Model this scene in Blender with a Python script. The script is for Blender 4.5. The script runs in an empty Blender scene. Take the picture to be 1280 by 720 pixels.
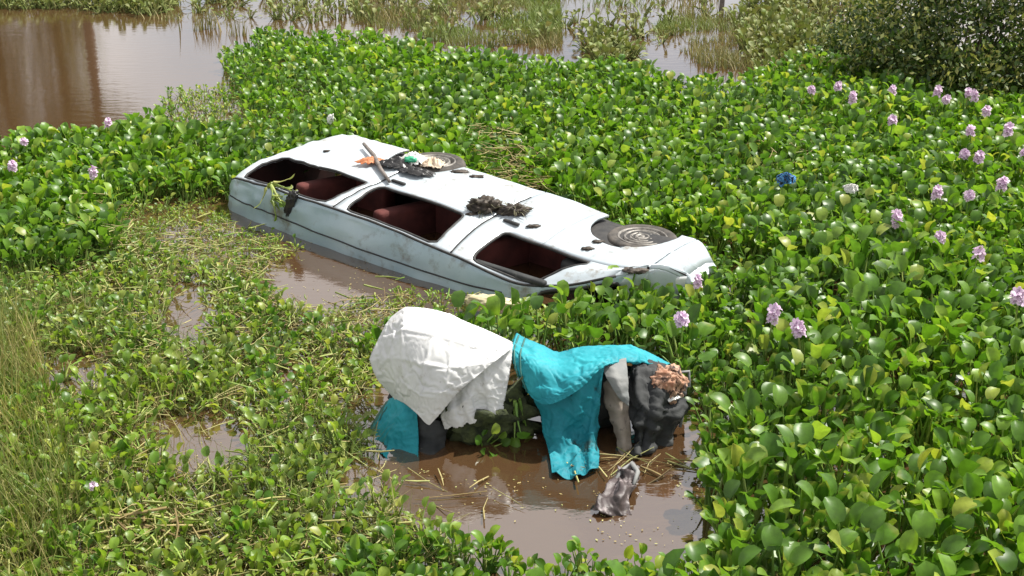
import bpy, bmesh, math, random
import numpy as np
from mathutils import Vector, Matrix, noise

sc = bpy.context.scene
col = sc.collection
R = math.radians
rng = np.random.default_rng(7)
random.seed(7)

# ------------------------------------------------------------------ camera
CAM_H, PITCH, FPX = 3.65, R(22.0), 1500.0
cam_d = bpy.data.cameras.new('camera')
cam_d.sensor_width = 36.0
cam_d.lens = 36.0 * FPX / 1280.0
cam_d.clip_end = 3000
cam = bpy.data.objects.new('camera', cam_d)
col.objects.link(cam)
cam.location = (0, 0, CAM_H)
cam.rotation_euler = (R(90) - PITCH, 0, 0)
sc.camera = cam

# ------------------------------------------------------------------ sky and sun
SUN_EL, SUN_AZ = R(56), R(58)          # azimuth from +Y (away from camera) towards +X (right)
world = bpy.data.worlds.new('World')
sc.world = world
world.use_nodes = True
nt = world.node_tree
nt.nodes.clear()
sky = nt.nodes.new('ShaderNodeTexSky')
sky.sky_type = 'NISHITA'
sky.sun_disc = False
sky.sun_elevation = SUN_EL
sky.sun_rotation = SUN_AZ
bg1 = nt.nodes.new('ShaderNodeBackground')
bg1.inputs['Strength'].default_value = 0.10
bg2 = nt.nodes.new('ShaderNodeBackground')
bg2.inputs['Color'].default_value = (1.0, 0.985, 0.985, 1)
bg2.inputs['Strength'].default_value = 0.95
tc = nt.nodes.new('ShaderNodeTexCoord')
nz = nt.nodes.new('ShaderNodeTexNoise')
nz.inputs['Scale'].default_value = 2.2
nz.inputs['Detail'].default_value = 6
nz.inputs['Roughness'].default_value = 0.55
rp = nt.nodes.new('ShaderNodeValToRGB')
rp.color_ramp.elements[0].position = 0.31
rp.color_ramp.elements[1].position = 0.52
mx = nt.nodes.new('ShaderNodeMixShader')
wo = nt.nodes.new('ShaderNodeOutputWorld')
L = nt.links.new
L(tc.outputs['Generated'], nz.inputs['Vector'])
L(nz.outputs['Fac'], rp.inputs['Fac'])
L(rp.outputs['Color'], mx.inputs['Fac'])
L(sky.outputs['Color'], bg1.inputs['Color'])
L(bg1.outputs[0], mx.inputs[1])
bw = nt.nodes.new('ShaderNodeRGBToBW')
ma = nt.nodes.new('ShaderNodeMath')
ma.operation = 'MULTIPLY_ADD'
ma.inputs[1].default_value = 0.11
ma.inputs[2].default_value = 0.40
L(sky.outputs['Color'], bw.inputs[0])
L(bw.outputs[0], ma.inputs[0])
L(ma.outputs[0], bg2.inputs['Strength'])
L(bg2.outputs[0], mx.inputs[2])
L(mx.outputs[0], wo.inputs['Surface'])

sun_d = bpy.data.lights.new('sun', 'SUN')
sun_d.energy = 5.0
sun_d.angle = R(0.5)
sun_d.color = (1.0, 0.96, 0.88)
sun = bpy.data.objects.new('sun', sun_d)
col.objects.link(sun)
sdir = Vector((math.sin(SUN_AZ) * math.cos(SUN_EL), math.cos(SUN_AZ) * math.cos(SUN_EL), math.sin(SUN_EL)))
sun.rotation_euler = sdir.to_track_quat('Z', 'Y').to_euler()
sun.location = sdir * 60

vs = sc.view_settings
vs.view_transform = 'Standard'
vs.look = 'None'
vs.exposure = 0.55
vs.gamma = 1.0
vs.use_curve_mapping = False

# ------------------------------------------------------------------ geometry of the view (to place things)
CP, SP = math.cos(PITCH), math.sin(PITCH)


def ray(px, py):
    a, b = (px - 640) / FPX, (360 - py) / FPX
    return Vector((a, CP + b * SP, -SP + b * CP))


def at(px, py, z=0.0):
    d = ray(px, py)
    k = (z - CAM_H) / d.z
    return Vector((d.x * k, d.y * k, z))


def cp(px, py, Y):
    d = ray(px, py)
    k = Y / d.y
    return Vector((d.x * k, Y, CAM_H + d.z * k))


def proj(x, y, z):
    zz = z - CAM_H
    fw = y * CP - zz * SP
    up = y * SP + zz * CP
    return 640 + FPX * x / fw, 360 - FPX * up / fw


def inside(poly, x, y):
    x, y = np.asarray(x, float), np.asarray(y, float)
    res = np.zeros(x.shape, bool)
    n = len(poly)
    for i in range(n):
        (x1, y1), (x2, y2) = poly[i], poly[(i + 1) % n]
        if y1 == y2:
            continue
        c = ((y1 > y) != (y2 > y)) & (x < (x2 - x1) * (y - y1) / (y2 - y1) + x1)
        res ^= c
    return res


# ------------------------------------------------------------------ object helpers
def tag(o, label=None, cat=None, group=None, kind=None):
    if label: o['label'] = label
    if cat: o['category'] = cat
    if group: o['group'] = group
    if kind: o['kind'] = kind
    return o


def link(name, data, parent=None, mat=None):
    o = bpy.data.objects.new(name, data)
    col.objects.link(o)
    if parent is not None:
        o.parent = parent
    if mat is not None and data is not None:
        for m in (mat if isinstance(mat, (list, tuple)) else [mat]):
            data.materials.append(m)
    return o


def empty(name, loc=(0, 0, 0)):
    o = bpy.data.objects.new(name, None)
    o.empty_display_size = 0.1
    col.objects.link(o)
    o.location = loc
    return o


def mesh_np(name, V, Q, smooth=True, attrs=None, mi=None):
    """mesh from numpy: verts (n,3), quads (m,4)"""
    me = bpy.data.meshes.new(name)
    V = np.ascontiguousarray(V, np.float32)
    Q = np.ascontiguousarray(Q, np.int32)
    me.vertices.add(len(V))
    me.vertices.foreach_set('co', V.ravel())
    me.loops.add(Q.size)
    me.loops.foreach_set('vertex_index', Q.ravel())
    me.polygons.add(len(Q))
    me.polygons.foreach_set('loop_start', np.arange(0, Q.size, 4, dtype=np.int32))
    if mi is not None:
        me.polygons.foreach_set('material_index', np.ascontiguousarray(mi, np.int32))
    me.update(calc_edges=True)
    me.polygons.foreach_set('use_smooth', np.full(len(Q), smooth, bool))
    for k, a in (attrs or {}).items():
        at_ = me.attributes.new(k, 'FLOAT', 'POINT')
        at_.data.foreach_set('value', np.ascontiguousarray(a, np.float32))
    me.validate()
    return me


def mesh_py(name, V, F, smooth=False):
    me = bpy.data.meshes.new(name)
    me.from_pydata([tuple(v) for v in V], [], F)
    me.update()
    if smooth:
        me.polygons.foreach_set('use_smooth', np.ones(len(me.polygons), bool))
    return me


def tube(name, pts, rad, n=6, closed=False, taper=None):
    """tube mesh along points"""
    pts = [Vector(p) for p in pts]
    V, F = [], []
    m = len(pts)
    prev = None
    for i, p in enumerate(pts):
        a = pts[(i - 1) % m] if (closed or i > 0) else p
        b = pts[(i + 1) % m] if (closed or i < m - 1) else p
        t = (b - a).normalized()
        if prev is None:
            u = t.orthogonal().normalized()
        else:
            u = (prev - t * prev.dot(t)).normalized()
        prev = u
        w = t.cross(u)
        r = rad if taper is None else rad * taper[i]
        for k in range(n):
            an = 2 * math.pi * k / n
            V.append(p + (u * math.cos(an) + w * math.sin(an)) * r)
    for i in range(m if closed else m - 1):
        j = (i + 1) % m
        for k in range(n):
            F.append((i * n + k, i * n + (k + 1) % n, j * n + (k + 1) % n, j * n + k))
    if not closed:
        F.append(tuple(range(n - 1, -1, -1)))
        F.append(tuple(range((m - 1) * n, m * n)))
    return mesh_py(name, V, F, True)


def lathe(name, prof, n=40):
    """profile of (radius, height) spun about Z"""
    V, F = [], []
    for r, h in prof:
        for k in range(n):
            a = 2 * math.pi * k / n
            V.append((r * math.cos(a), r * math.sin(a), h))
    for i in range(len(prof) - 1):
        for k in range(n):
            F.append((i * n + k, i * n + (k + 1) % n, (i + 1) * n + (k + 1) % n, (i + 1) * n + k))
    F.append(tuple(range((len(prof) - 1) * n, len(prof) * n)))
    return mesh_py(name, V, F, True)


def box_mesh(name, size, bev=0.02, seg=2):
    bm = bmesh.new()
    bmesh.ops.create_cube(bm, size=1.0)
    for v in bm.verts:
        v.co = Vector((v.co.x * size[0], v.co.y * size[1], v.co.z * size[2]))
    bmesh.ops.bevel(bm, geom=bm.edges[:], offset=bev, segments=seg, affect='EDGES', profile=0.6)
    me = bpy.data.meshes.new(name)
    bm.to_mesh(me)
    bm.free()
    me.polygons.foreach_set('use_smooth', np.ones(len(me.polygons), bool))
    return me


def crumple(name, size, seed, amp=0.35, freq=2.2, sub=4, sharp=True):
    """a crumpled lump: folded, dented and uneven"""
    bm = bmesh.new()
    bmesh.ops.create_icosphere(bm, subdivisions=sub, radius=1.0)
    o = Vector((seed * 13.7, seed * 7.1, seed * 3.3))
    for v in bm.verts:
        p = v.co.copy()
        n1 = noise.noise(p * freq + o)
        n2 = abs(noise.noise(p * freq * 2.1 + o * 2))
        n3 = abs(noise.noise(p * freq * 4.5 + o * 3))
        k = 1 + amp * (0.9 * n1 + (0.9 * n2 + 0.5 * n3 - 0.35 if sharp else 0.4 * n2))
        q = p * k
        v.co = Vector((q.x * size[0], q.y * size[1], q.z * size[2]))
    me = bpy.data.meshes.new(name)
    bm.to_mesh(me)
    bm.free()
    me.polygons.foreach_set('use_smooth', np.ones(len(me.polygons), bool))
    return me


def catmull(P, n):
    """P (m,...) -> n samples along axis 0"""
    P = np.asarray(P, float)
    m = len(P)
    E = np.concatenate([2 * P[:1] - P[1:2], P, 2 * P[-1:] - P[-2:-1]])
    out = []
    for s in np.linspace(0, m - 1, n):
        i = min(int(s), m - 2)
        t = s - i
        p0, p1, p2, p3 = E[i], E[i + 1], E[i + 2], E[i + 3]
        out.append(0.5 * (2 * p1 + (p2 - p0) * t + (2 * p0 - 5 * p1 + 4 * p2 - p3) * t * t + (3 * p1 - p0 - 3 * p2 + p3) * t ** 3))
    return np.array(out)


def sheet(name, rows, n=(44, 44), wr=0.012, wf=7.0, seed=1.0, ragged=0.0, folds=0.0, nf=5.0, fine=1.0, lin=0.0):
    """cloth through a grid of (px, py, Y) points: hanging folds, sharp creases and fine wrinkles"""
    G = np.array([[tuple(cp(*c)) for c in r] for r in rows])
    G0 = G
    G = catmull(G, n[0])
    G = catmull(G.transpose(1, 0, 2), n[1]).transpose(1, 0, 2)
    if lin:
        def li(A, k):
            t_ = np.linspace(0, len(A) - 1, k)
            i_ = np.minimum(t_.astype(int), len(A) - 2)
            f_ = (t_ - i_).reshape(-1, *([1] * (A.ndim - 1)))
            return A[i_] * (1 - f_) + A[i_ + 1] * f_
        G = G * (1 - lin) + lin * li(li(G0, n[0]).transpose(1, 0, 2), n[1]).transpose(1, 0, 2)
    du = np.gradient(G, axis=0)
    dv = np.gradient(G, axis=1)
    N = np.cross(du, dv)
    N /= np.linalg.norm(N, axis=2, keepdims=True) + 1e-9
    H = np.zeros(G.shape[:2])
    for i in range(n[0]):
        u = i / (n[0] - 1)
        for j in range(n[1]):
            v = j / (n[1] - 1)
            p = Vector(G[i, j])
            q = Vector((p.x * wf * 0.8 + seed * 3, p.y * wf * 0.5, p.z * wf + seed * 5))
            q += Vector((noise.noise(q * .6), noise.noise(q * .6 + Vector((3, 9, 1))), 0)) * .9
            a = noise.noise(q)
            h = 1 - 2.6 * abs(a) ** .75                         # sharp ridges
            h2 = 1 - 2.4 * abs(noise.noise(q * 2.3 + Vector((7, 1, 3)))) ** .8
            h3 = 1 - 2.0 * abs(noise.noise(q * 5.1 + Vector((2, 5, 3))))
            H[i, j] = wr * (0.8 * h + fine * (0.42 * h2 + .16 * h3) + 0.5 * noise.noise(q * 0.45))
            if folds:
                ph = nf * v * 2 * math.pi + 1.6 * noise.noise(Vector((v * 3, u * 1.5, seed))) * 2
                sgn = math.sin(ph)
                H[i, j] += folds * (.25 + .75 * u) * (abs(sgn) ** .7 * math.copysign(1, sgn))
    G = G + N * H[..., None]
    if ragged:
        for j in range(n[1]):
            d = ragged * (noise.noise(Vector((j * 0.23, seed, 0))) + .6 * noise.noise(Vector((j * 0.9, seed, 4))))
            for k in range(1, 6):
                G[-k, j, 2] += d * (6 - k) / 5
    ii, jj = np.meshgrid(np.arange(n[0] - 1), np.arange(n[1] - 1), indexing='ij')
    a = (ii * n[1] + jj).ravel()
    Q = np.stack([a, a + 1, a + n[1] + 1, a + n[1]], 1)
    return mesh_np(name, G.reshape(-1, 3), Q)


def settle(items, frames=26, grow=.06):
    """let the sheets sag and buckle a little as real cloth, then keep the settled shape as plain mesh"""
    for o, base in items:
        vg = o.vertex_groups.new(name='pin')
        me = o.data
        n0, n1 = o['grid']
        for k in range(n0 * n1):
            i, j = divmod(k, n1)
            w = base + .25 * noise.noise(Vector((i * .11, j * .11, 2.5)))
            if i < n0 * .22 or j in (0, n1 - 1): w = .95
            if i == n0 - 1: w = .6
            vg.add([k], max(.02, min(1, w)), 'REPLACE')
        md = o.modifiers.new('cloth', 'CLOTH')
        st = md.settings
        st.vertex_group_mass = 'pin'
        st.pin_stiffness = 1.2
        st.quality = 5
        st.mass = .25
        st.tension_stiffness = st.compression_stiffness = 25
        st.shear_stiffness = 8
        st.bending_stiffness = 3.0
        st.shrink_min = st.shrink_max = -grow
        md.collision_settings.use_collision = False
        md.point_cache.frame_start = 1
        md.point_cache.frame_end = frames
    for f in range(1, frames + 1):
        sc.frame_set(f)
    dg = bpy.context.evaluated_depsgraph_get()
    for o, base in items:
        ev = o.evaluated_get(dg)
        co = np.zeros(len(ev.data.vertices) * 3, np.float32)
        ev.data.vertices.foreach_get('co', co)
        o['co'] = 0
        settled.append((o, co))
    for o, co in settled:
        o.modifiers.remove(o.modifiers['cloth'])
        if len(co) == len(o.data.vertices) * 3 and np.isfinite(co).all():
            o.data.vertices.foreach_set('co', co)
        o.data.update()
        o.vertex_groups.clear()
        del o['co'], o['grid']
    settled.clear()
    sc.frame_set(1)


settled = []


def solid(o, t):
    m = o.modifiers.new('solid', 'SOLIDIFY')
    m.thickness = t
    m.offset = 0
    return m


# ------------------------------------------------------------------ materials
def new_mat(name):
    m = bpy.data.materials.new(name)
    m.use_nodes = True
    t = m.node_tree
    b = t.nodes['Principled BSDF']
    return m, t, b


def node(t, kind, **kw):
    n = t.nodes.new(kind)
    for k, v in kw.items():
        if k in n.inputs:
            n.inputs[k].default_value = v
        else:
            setattr(n, k, v)
    return n


def noisy(name, c1, c2, scale=6.0, rough=0.6, spec=0.4, metal=0.0, bump=0.0, bscale=40.0, lo=0.35, hi=0.65, c3=None, s3=20.0, lo3=0.58, hi3=0.68, transl=0.0, coat=0.0):
    """two colours mixed by noise, an optional third as stains, bump for fine relief"""
    m, t, b = new_mat(name)
    co = node(t, 'ShaderNodeTexCoord')
    n1 = node(t, 'ShaderNodeTexNoise', Scale=scale, Detail=6.0, Roughness=0.6)
    t.links.new(co.outputs['Object'], n1.inputs['Vector'])
    r1 = node(t, 'ShaderNodeValToRGB')
    r1.color_ramp.elements[0].position = lo
    r1.color_ramp.elements[1].position = hi
    r1.color_ramp.elements[0].color = (*c1, 1)
    r1.color_ramp.elements[1].color = (*c2, 1)
    t.links.new(n1.outputs['Fac'], r1.inputs['Fac'])
    out = r1.outputs['Color']
    if c3 is not None:
        n3 = node(t, 'ShaderNodeTexNoise', Scale=s3, Detail=8.0, Roughness=0.7)
        t.links.new(co.outputs['Object'], n3.inputs['Vector'])
        r3 = node(t, 'ShaderNodeValToRGB')
        r3.color_ramp.elements[0].position = lo3
        r3.color_ramp.elements[1].position = hi3
        t.links.new(n3.outputs['Fac'], r3.inputs['Fac'])
        mxx = node(t, 'ShaderNodeMix', data_type='RGBA')
        t.links.new(r3.outputs['Color'], mxx.inputs['Factor'])
        t.links.new(out, mxx.inputs['A'])
        mxx.inputs['B'].default_value = (*c3, 1)
        out = mxx.outputs['Result']
    t.links.new(out, b.inputs['Base Color'])
    b.inputs['Roughness'].default_value = rough
    b.inputs['Specular IOR Level'].default_value = spec
    b.inputs['Metallic'].default_value = metal
    b.inputs['Coat Weight'].default_value = coat
    if bump:
        nb = node(t, 'ShaderNodeTexNoise', Scale=bscale, Detail=5.0)
        t.links.new(co.outputs['Object'], nb.inputs['Vector'])
        bp = node(t, 'ShaderNodeBump', Strength=bump, Distance=0.01)
        t.links.new(nb.outputs['Fac'], bp.inputs['Height'])
        t.links.new(bp.outputs['Normal'], b.inputs['Normal'])
    if transl:
        tr = node(t, 'ShaderNodeBsdfTranslucent')
        t.links.new(out, tr.inputs['Color'])
        ms = node(t, 'ShaderNodeMixShader')
        ms.inputs[0].default_value = transl
        t.links.new(b.outputs[0], ms.inputs[1])
        t.links.new(tr.outputs[0], ms.inputs[2])
        t.links.new(ms.outputs[0], t.nodes['Material Output'].inputs['Surface'])
    return m


def foliage(name, stops, rough=0.38, spec=0.5, transl=0.3, old=None, hue=(1.25, 1.25, 0.6)):
    """leaf colour from a random value (per leaf object or per leaf in a joined mesh) and an 'age' attribute"""
    m, t, b = new_mat(name)
    oi = node(t, 'ShaderNodeObjectInfo')
    a1 = node(t, 'ShaderNodeAttribute', attribute_name='tint')
    add = node(t, 'ShaderNodeMath', operation='ADD')
    t.links.new(oi.outputs['Random'], add.inputs[0])
    t.links.new(a1.outputs['Fac'], add.inputs[1])
    fr = node(t, 'ShaderNodeMath', operation='FRACT')
    t.links.new(add.outputs[0], fr.inputs[0])
    rm = node(t, 'ShaderNodeValToRGB')
    cr = rm.color_ramp
    while len(cr.elements) < len(stops):
        cr.elements.new(0.5)
    for e, (p, c) in zip(cr.elements, stops):
        e.position = p
        e.color = (*c, 1)
    t.links.new(fr.outputs[0], rm.inputs['Fac'])
    out = rm.outputs['Color']
    # broad patches: some stands of plants are yellower than others
    geo = node(t, 'ShaderNodeNewGeometry')
    pn = node(t, 'ShaderNodeTexNoise', Scale=0.55, Detail=3.0)
    t.links.new(geo.outputs['Position'], pn.inputs['Vector'])
    pr = node(t, 'ShaderNodeMapRange')
    pr.inputs[1].default_value = 0.4
    pr.inputs[2].default_value = 0.7
    t.links.new(pn.outputs['Fac'], pr.inputs[0])
    m0 = node(t, 'ShaderNodeMix', data_type='RGBA', blend_type='MULTIPLY')
    t.links.new(pr.outputs[0], m0.inputs['Factor'])
    t.links.new(out, m0.inputs['A'])
    m0.inputs['B'].default_value = (*hue, 1)
    out = m0.outputs['Result']
    if old is not None:
        a2 = node(t, 'ShaderNodeAttribute', attribute_name='age')
        m1 = node(t, 'ShaderNodeMix', data_type='RGBA')
        t.links.new(a2.outputs['Fac'], m1.inputs['Factor'])
        t.links.new(out, m1.inputs['A'])
        m1.inputs['B'].default_value = (*old, 1)
        out = m1.outputs['Result']
    # fine mottling
    fn = node(t, 'ShaderNodeTexNoise', Scale=22.0, Detail=3.0)
    t.links.new(geo.outputs['Position'], fn.inputs['Vector'])
    fm = node(t, 'ShaderNodeMapRange')
    fm.inputs[1].default_value = 0.3
    fm.inputs[2].default_value = 0.75
    fm.inputs[3].default_value = 0.75
    fm.inputs[4].default_value = 1.25
    t.links.new(fn.outputs['Fac'], fm.inputs[0])
    vm = node(t, 'ShaderNodeVectorMath', operation='SCALE')
    t.links.new(out, vm.inputs[0])
    t.links.new(fm.outputs[0], vm.inputs['Scale'])
    out = vm.outputs[0]
    t.links.new(out, b.inputs['Base Color'])
    b.inputs['Roughness'].default_value = rough
    b.inputs['Specular IOR Level'].default_value = spec
    tr = node(t, 'ShaderNodeBsdfTranslucent')
    v2 = node(t, 'ShaderNodeVectorMath', operation='MULTIPLY')
    t.links.new(out, v2.inputs[0])
    v2.inputs[1].default_value = (1.35, 1.35, 0.8)
    t.links.new(v2.outputs[0], tr.inputs['Color'])
    ms = node(t, 'ShaderNodeMixShader')
    ms.inputs[0].default_value = transl
    t.links.new(b.outputs[0], ms.inputs[1])
    t.links.new(tr.outputs[0], ms.inputs[2])
    t.links.new(ms.outputs[0], t.nodes['Material Output'].inputs['Surface'])
    return m


M = {}
M['leaf'] = foliage('hyacinth_leaf', [(0.0, (0.040, 0.105, 0.012)), (0.35, (0.075, 0.180, 0.018)), (0.7, (0.125, 0.250, 0.027)), (0.9, (0.20, 0.32, 0.045)), (1.0, (0.33, 0.36, 0.08))],
                    rough=0.40, spec=0.5, transl=0.42, old=(0.32, 0.34, 0.07))
M['stem'] = foliage('hyacinth_petiole', [(0.0, (0.11, 0.22, 0.04)), (0.6, (0.17, 0.29, 0.06)), (1.0, (0.30, 0.36, 0.12))],
                    rough=0.45, spec=0.4, transl=0.12, old=(0.42, 0.38, 0.14))
M['grass'] = foliage('grass_blade', [(0.0, (0.08, 0.14, 0.025)), (0.4, (0.17, 0.21, 0.05)), (0.7, (0.30, 0.28, 0.11)), (1.0, (0.42, 0.36, 0.19))],
                     rough=0.6, spec=0.3, transl=0.2, old=(0.10, 0.16, 0.03), hue=(1.1, 1.05, 0.8))
M['marsh'] = foliage('marsh_grass', [(0.0, (0.12, 0.14, 0.04)), (0.5, (0.20, 0.19, 0.07)), (1.0, (0.30, 0.25, 0.12))],
                     rough=0.6, spec=0.3, transl=0.15, old=(0.16, 0.22, 0.05), hue=(1.0, 0.95, 0.85))
M['straw'] = foliage('dry_straw', [(0.0, (0.16, 0.11, 0.05)), (0.35, (0.33, 0.26, 0.11)), (0.7, (0.46, 0.40, 0.19)), (1.0, (0.36, 0.40, 0.14))],
                     rough=0.6, spec=0.3, transl=0.08, hue=(1.0, 1.0, 0.9))
M['shrub'] = foliage('shrub_leaf', [(0.0, (0.022, 0.048, 0.010)), (0.45, (0.05, 0.095, 0.016)), (0.72, (0.14, 0.18, 0.045)), (1.0, (0.40, 0.40, 0.13))],
                     rough=0.42, spec=0.45, transl=0.2, hue=(1.1, 1.0, 0.8))
M['bark'] = noisy('bark', (0.07, 0.05, 0.035), (0.13, 0.095, 0.065), 9, rough=0.85, bump=0.5)
M['paint'] = noisy('silver_paint', (0.44, 0.50, 0.54), (0.55, 0.60, 0.63), 1.6, rough=0.36, spec=0.5, metal=0.15, bump=0.06, bscale=5,
                   c3=(0.22, 0.18, 0.13), s3=4.5, lo3=0.555, hi3=0.70, coat=0.1)
M['roof_shade'] = noisy('shaded_silver_paint', (0.27, 0.37, 0.42), (0.38, 0.47, 0.51), 1.3, rough=0.38, spec=0.5, metal=0.1, bump=0.10, bscale=3.0,  # silver paint with the roof's bluish shade put into its colour, plus mud stains
                       c3=(0.15, 0.14, 0.11), s3=4.0, lo3=0.54, hi3=0.72, coat=0.1)
M['inner'] = noisy('inner_lining', (0.02, 0.012, 0.011), (0.05, 0.02, 0.018), 4, rough=0.85, spec=0.2)
M['rubber'] = noisy('black_rubber', (0.02, 0.02, 0.021), (0.05, 0.047, 0.044), 12, rough=0.6, spec=0.3)
M['tyre'] = noisy('muddy_tyre', (0.03, 0.028, 0.026), (0.11, 0.095, 0.08), 9, rough=0.8, bump=0.3, bscale=60)
M['rim'] = noisy('dull_wheel_steel', (0.10, 0.09, 0.08), (0.32, 0.30, 0.27), 10, rough=0.55, metal=0.3, bump=0.2)
M['seat'] = noisy('red_seat_cloth', (0.06, 0.016, 0.014), (0.12, 0.03, 0.025), 5, rough=0.85, bump=0.2, bscale=90)
M['white'] = noisy('white_plastic_sheet', (0.60, 0.60, 0.60), (0.72, 0.72, 0.71), 3, rough=0.55, spec=0.35, bump=0.15, bscale=14,
                   c3=(0.30, 0.27, 0.22), s3=7.0, lo3=0.60, hi3=0.72, transl=0.08)
M['teal'] = noisy('teal_tarpaulin', (0.015, 0.26, 0.32), (0.03, 0.37, 0.43), 4, rough=0.6, spec=0.3, bump=0.15, bscale=22,
                  c3=(0.06, 0.16, 0.16), s3=8.0, lo3=0.62, hi3=0.75, transl=0.15)
M['teal_shade'] = noisy('shaded_teal_tarpaulin', (0.012, 0.19, 0.24), (0.02, 0.28, 0.34), 4, rough=0.65, spec=0.3, bump=0.2, bscale=22,  # teal darkened for the skirt's shade, blackish blotches paint the shadowed folds
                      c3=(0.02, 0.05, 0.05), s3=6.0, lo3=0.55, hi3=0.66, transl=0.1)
M['teal_dark'] = noisy('green_hem', (0.02, 0.10, 0.09), (0.04, 0.16, 0.14), 8, rough=0.6)
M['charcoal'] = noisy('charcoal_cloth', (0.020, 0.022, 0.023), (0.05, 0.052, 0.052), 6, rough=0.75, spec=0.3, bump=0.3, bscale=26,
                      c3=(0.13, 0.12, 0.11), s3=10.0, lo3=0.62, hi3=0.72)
M['taupe'] = noisy('taupe_hide', (0.20, 0.165, 0.13), (0.28, 0.24, 0.20), 6, rough=0.7, bump=0.25, bscale=30, c3=(0.09, 0.07, 0.06), s3=12)
M['grey'] = noisy('grey_canvas', (0.17, 0.18, 0.18), (0.26, 0.26, 0.25), 5, rough=0.75, bump=0.2, bscale=40)
M['rust'] = noisy('brown_rag', (0.30, 0.14, 0.08), (0.52, 0.34, 0.24), 14, rough=0.8, bump=0.3, c3=(0.05, 0.03, 0.025), s3=18, lo3=0.5, hi3=0.58)
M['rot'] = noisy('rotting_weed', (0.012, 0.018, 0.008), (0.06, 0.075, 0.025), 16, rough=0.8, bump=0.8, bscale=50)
M['mud'] = noisy('wet_mud', (0.022, 0.017, 0.013), (0.085, 0.065, 0.048), 14, rough=0.6, spec=0.4, bump=0.6, bscale=60)
M['black'] = noisy('black_plastic', (0.012, 0.012, 0.013), (0.035, 0.033, 0.032), 9, rough=0.35, spec=0.5, bump=0.2)
M['bag'] = noisy('litter_plastic', (0.62, 0.60, 0.56), (0.80, 0.79, 0.76), 10, rough=0.45, bump=0.2, c3=(0.10, 0.09, 0.07), s3=22, lo3=0.56, hi3=0.62)
M['green'] = noisy('green_wrapper', (0.02, 0.26, 0.12), (0.06, 0.42, 0.24), 12, rough=0.35)
M['beige'] = noisy('beige_rag', (0.48, 0.36, 0.25), (0.66, 0.55, 0.43), 10, rough=0.8, bump=0.3, c3=(0.14, 0.10, 0.07), s3=16)
M['orange'] = noisy('orange_rag', (0.42, 0.13, 0.05), (0.62, 0.28, 0.14), 14, rough=0.7)
M['wood'] = noisy('grey_stick', (0.10, 0.085, 0.075), (0.22, 0.19, 0.17), 14, rough=0.8, bump=0.3)
M['blue'] = noisy('blue_wrapper', (0.04, 0.16, 0.42), (0.12, 0.36, 0.66), 20, rough=0.35, c3=(0.015, 0.015, 0.02), s3=30, lo3=0.5, hi3=0.55)
M['husk'] = noisy('straw_husk', (0.46, 0.40, 0.24), (0.62, 0.55, 0.36), 10, rough=0.7, bump=0.3)
M['lilac'] = noisy('lilac_petal', (0.66, 0.46, 0.66), (0.86, 0.70, 0.82), 30, rough=0.6, spec=0.2, transl=0.3)
M['stripe'] = noisy('soaked_rag', (0.035, 0.026, 0.025), (0.10, 0.078, 0.078), 6, rough=0.5, bump=0.3, c3=(0.26, 0.22, 0.22), s3=9, lo3=0.54, hi3=0.62)
M['lamp'] = noisy('headlamp_glass', (0.55, 0.57, 0.58), (0.70, 0.72, 0.72), 8, rough=0.15, spec=0.6)
M['soil'] = noisy('ground_soil', (0.10, 0.09, 0.04), (0.16, 0.15, 0.06), 0.6, rough=0.95, bump=0.4, bscale=3)

# water: muddy, smooth, with fine ripples
m, t, b = new_mat('muddy_water')
geo = node(t, 'ShaderNodeNewGeometry')
n1 = node(t, 'ShaderNodeTexNoise', Scale=0.6, Detail=4.0)
t.links.new(geo.outputs['Position'], n1.inputs['Vector'])
r1 = node(t, 'ShaderNodeValToRGB')
r1.color_ramp.elements[0].color = (0.060, 0.032, 0.014, 1)
r1.color_ramp.elements[1].color = (0.080, 0.043, 0.020, 1)
t.links.new(n1.outputs['Fac'], r1.inputs['Fac'])
t.links.new(r1.outputs['Color'], b.inputs['Base Color'])
b.inputs['Roughness'].default_value = 0.03
b.inputs['IOR'].default_value = 2.9
mp = node(t, 'ShaderNodeMapping')
mp.inputs['Scale'].default_value = (1.0, 2.6, 1.0)
t.links.new(geo.outputs['Position'], mp.inputs['Vector'])
nb = node(t, 'ShaderNodeTexNoise', Scale=3.0, Detail=4.0, Roughness=0.55)
t.links.new(mp.outputs['Vector'], nb.inputs['Vector'])
bp = node(t, 'ShaderNodeBump', Strength=0.10, Distance=0.03)
t.links.new(nb.outputs['Fac'], bp.inputs['Height'])
t.links.new(bp.outputs['Normal'], b.inputs['Normal'])
M['water'] = m

# ------------------------------------------------------------------ setting: water and far bank
wm = mesh_py('water', [(-400, -60, 0), (400, -60, 0), (400, 700, 0), (-400, 700, 0)], [(0, 1, 2, 3)])
tag(link('water', wm, None, M['water']), kind='structure')
# low bank beyond the marsh and behind the viewer, closing the wetland off
V, F = [], []
nb_ = 72
for i in range(nb_ + 1):
    a = 2 * math.pi * i / nb_
    for r, z in ((55, -0.3), (62, 0.35), (90, 0.9), (420, 1.2)):
        rr = r * (1 + 0.10 * noise.noise(Vector((math.cos(a) * 3, math.sin(a) * 3, 0.3))))
        V.append((rr * math.cos(a), 12 + rr * math.sin(a), z))
for i in range(nb_):
    for k in range(3):
        F.append((i * 4 + k, i * 4 + k + 1, i * 4 + 5 + k, i * 4 + 4 + k))
tag(link('ground', mesh_py('ground', V, F, True), None, M['soil']), kind='structure')

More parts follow.
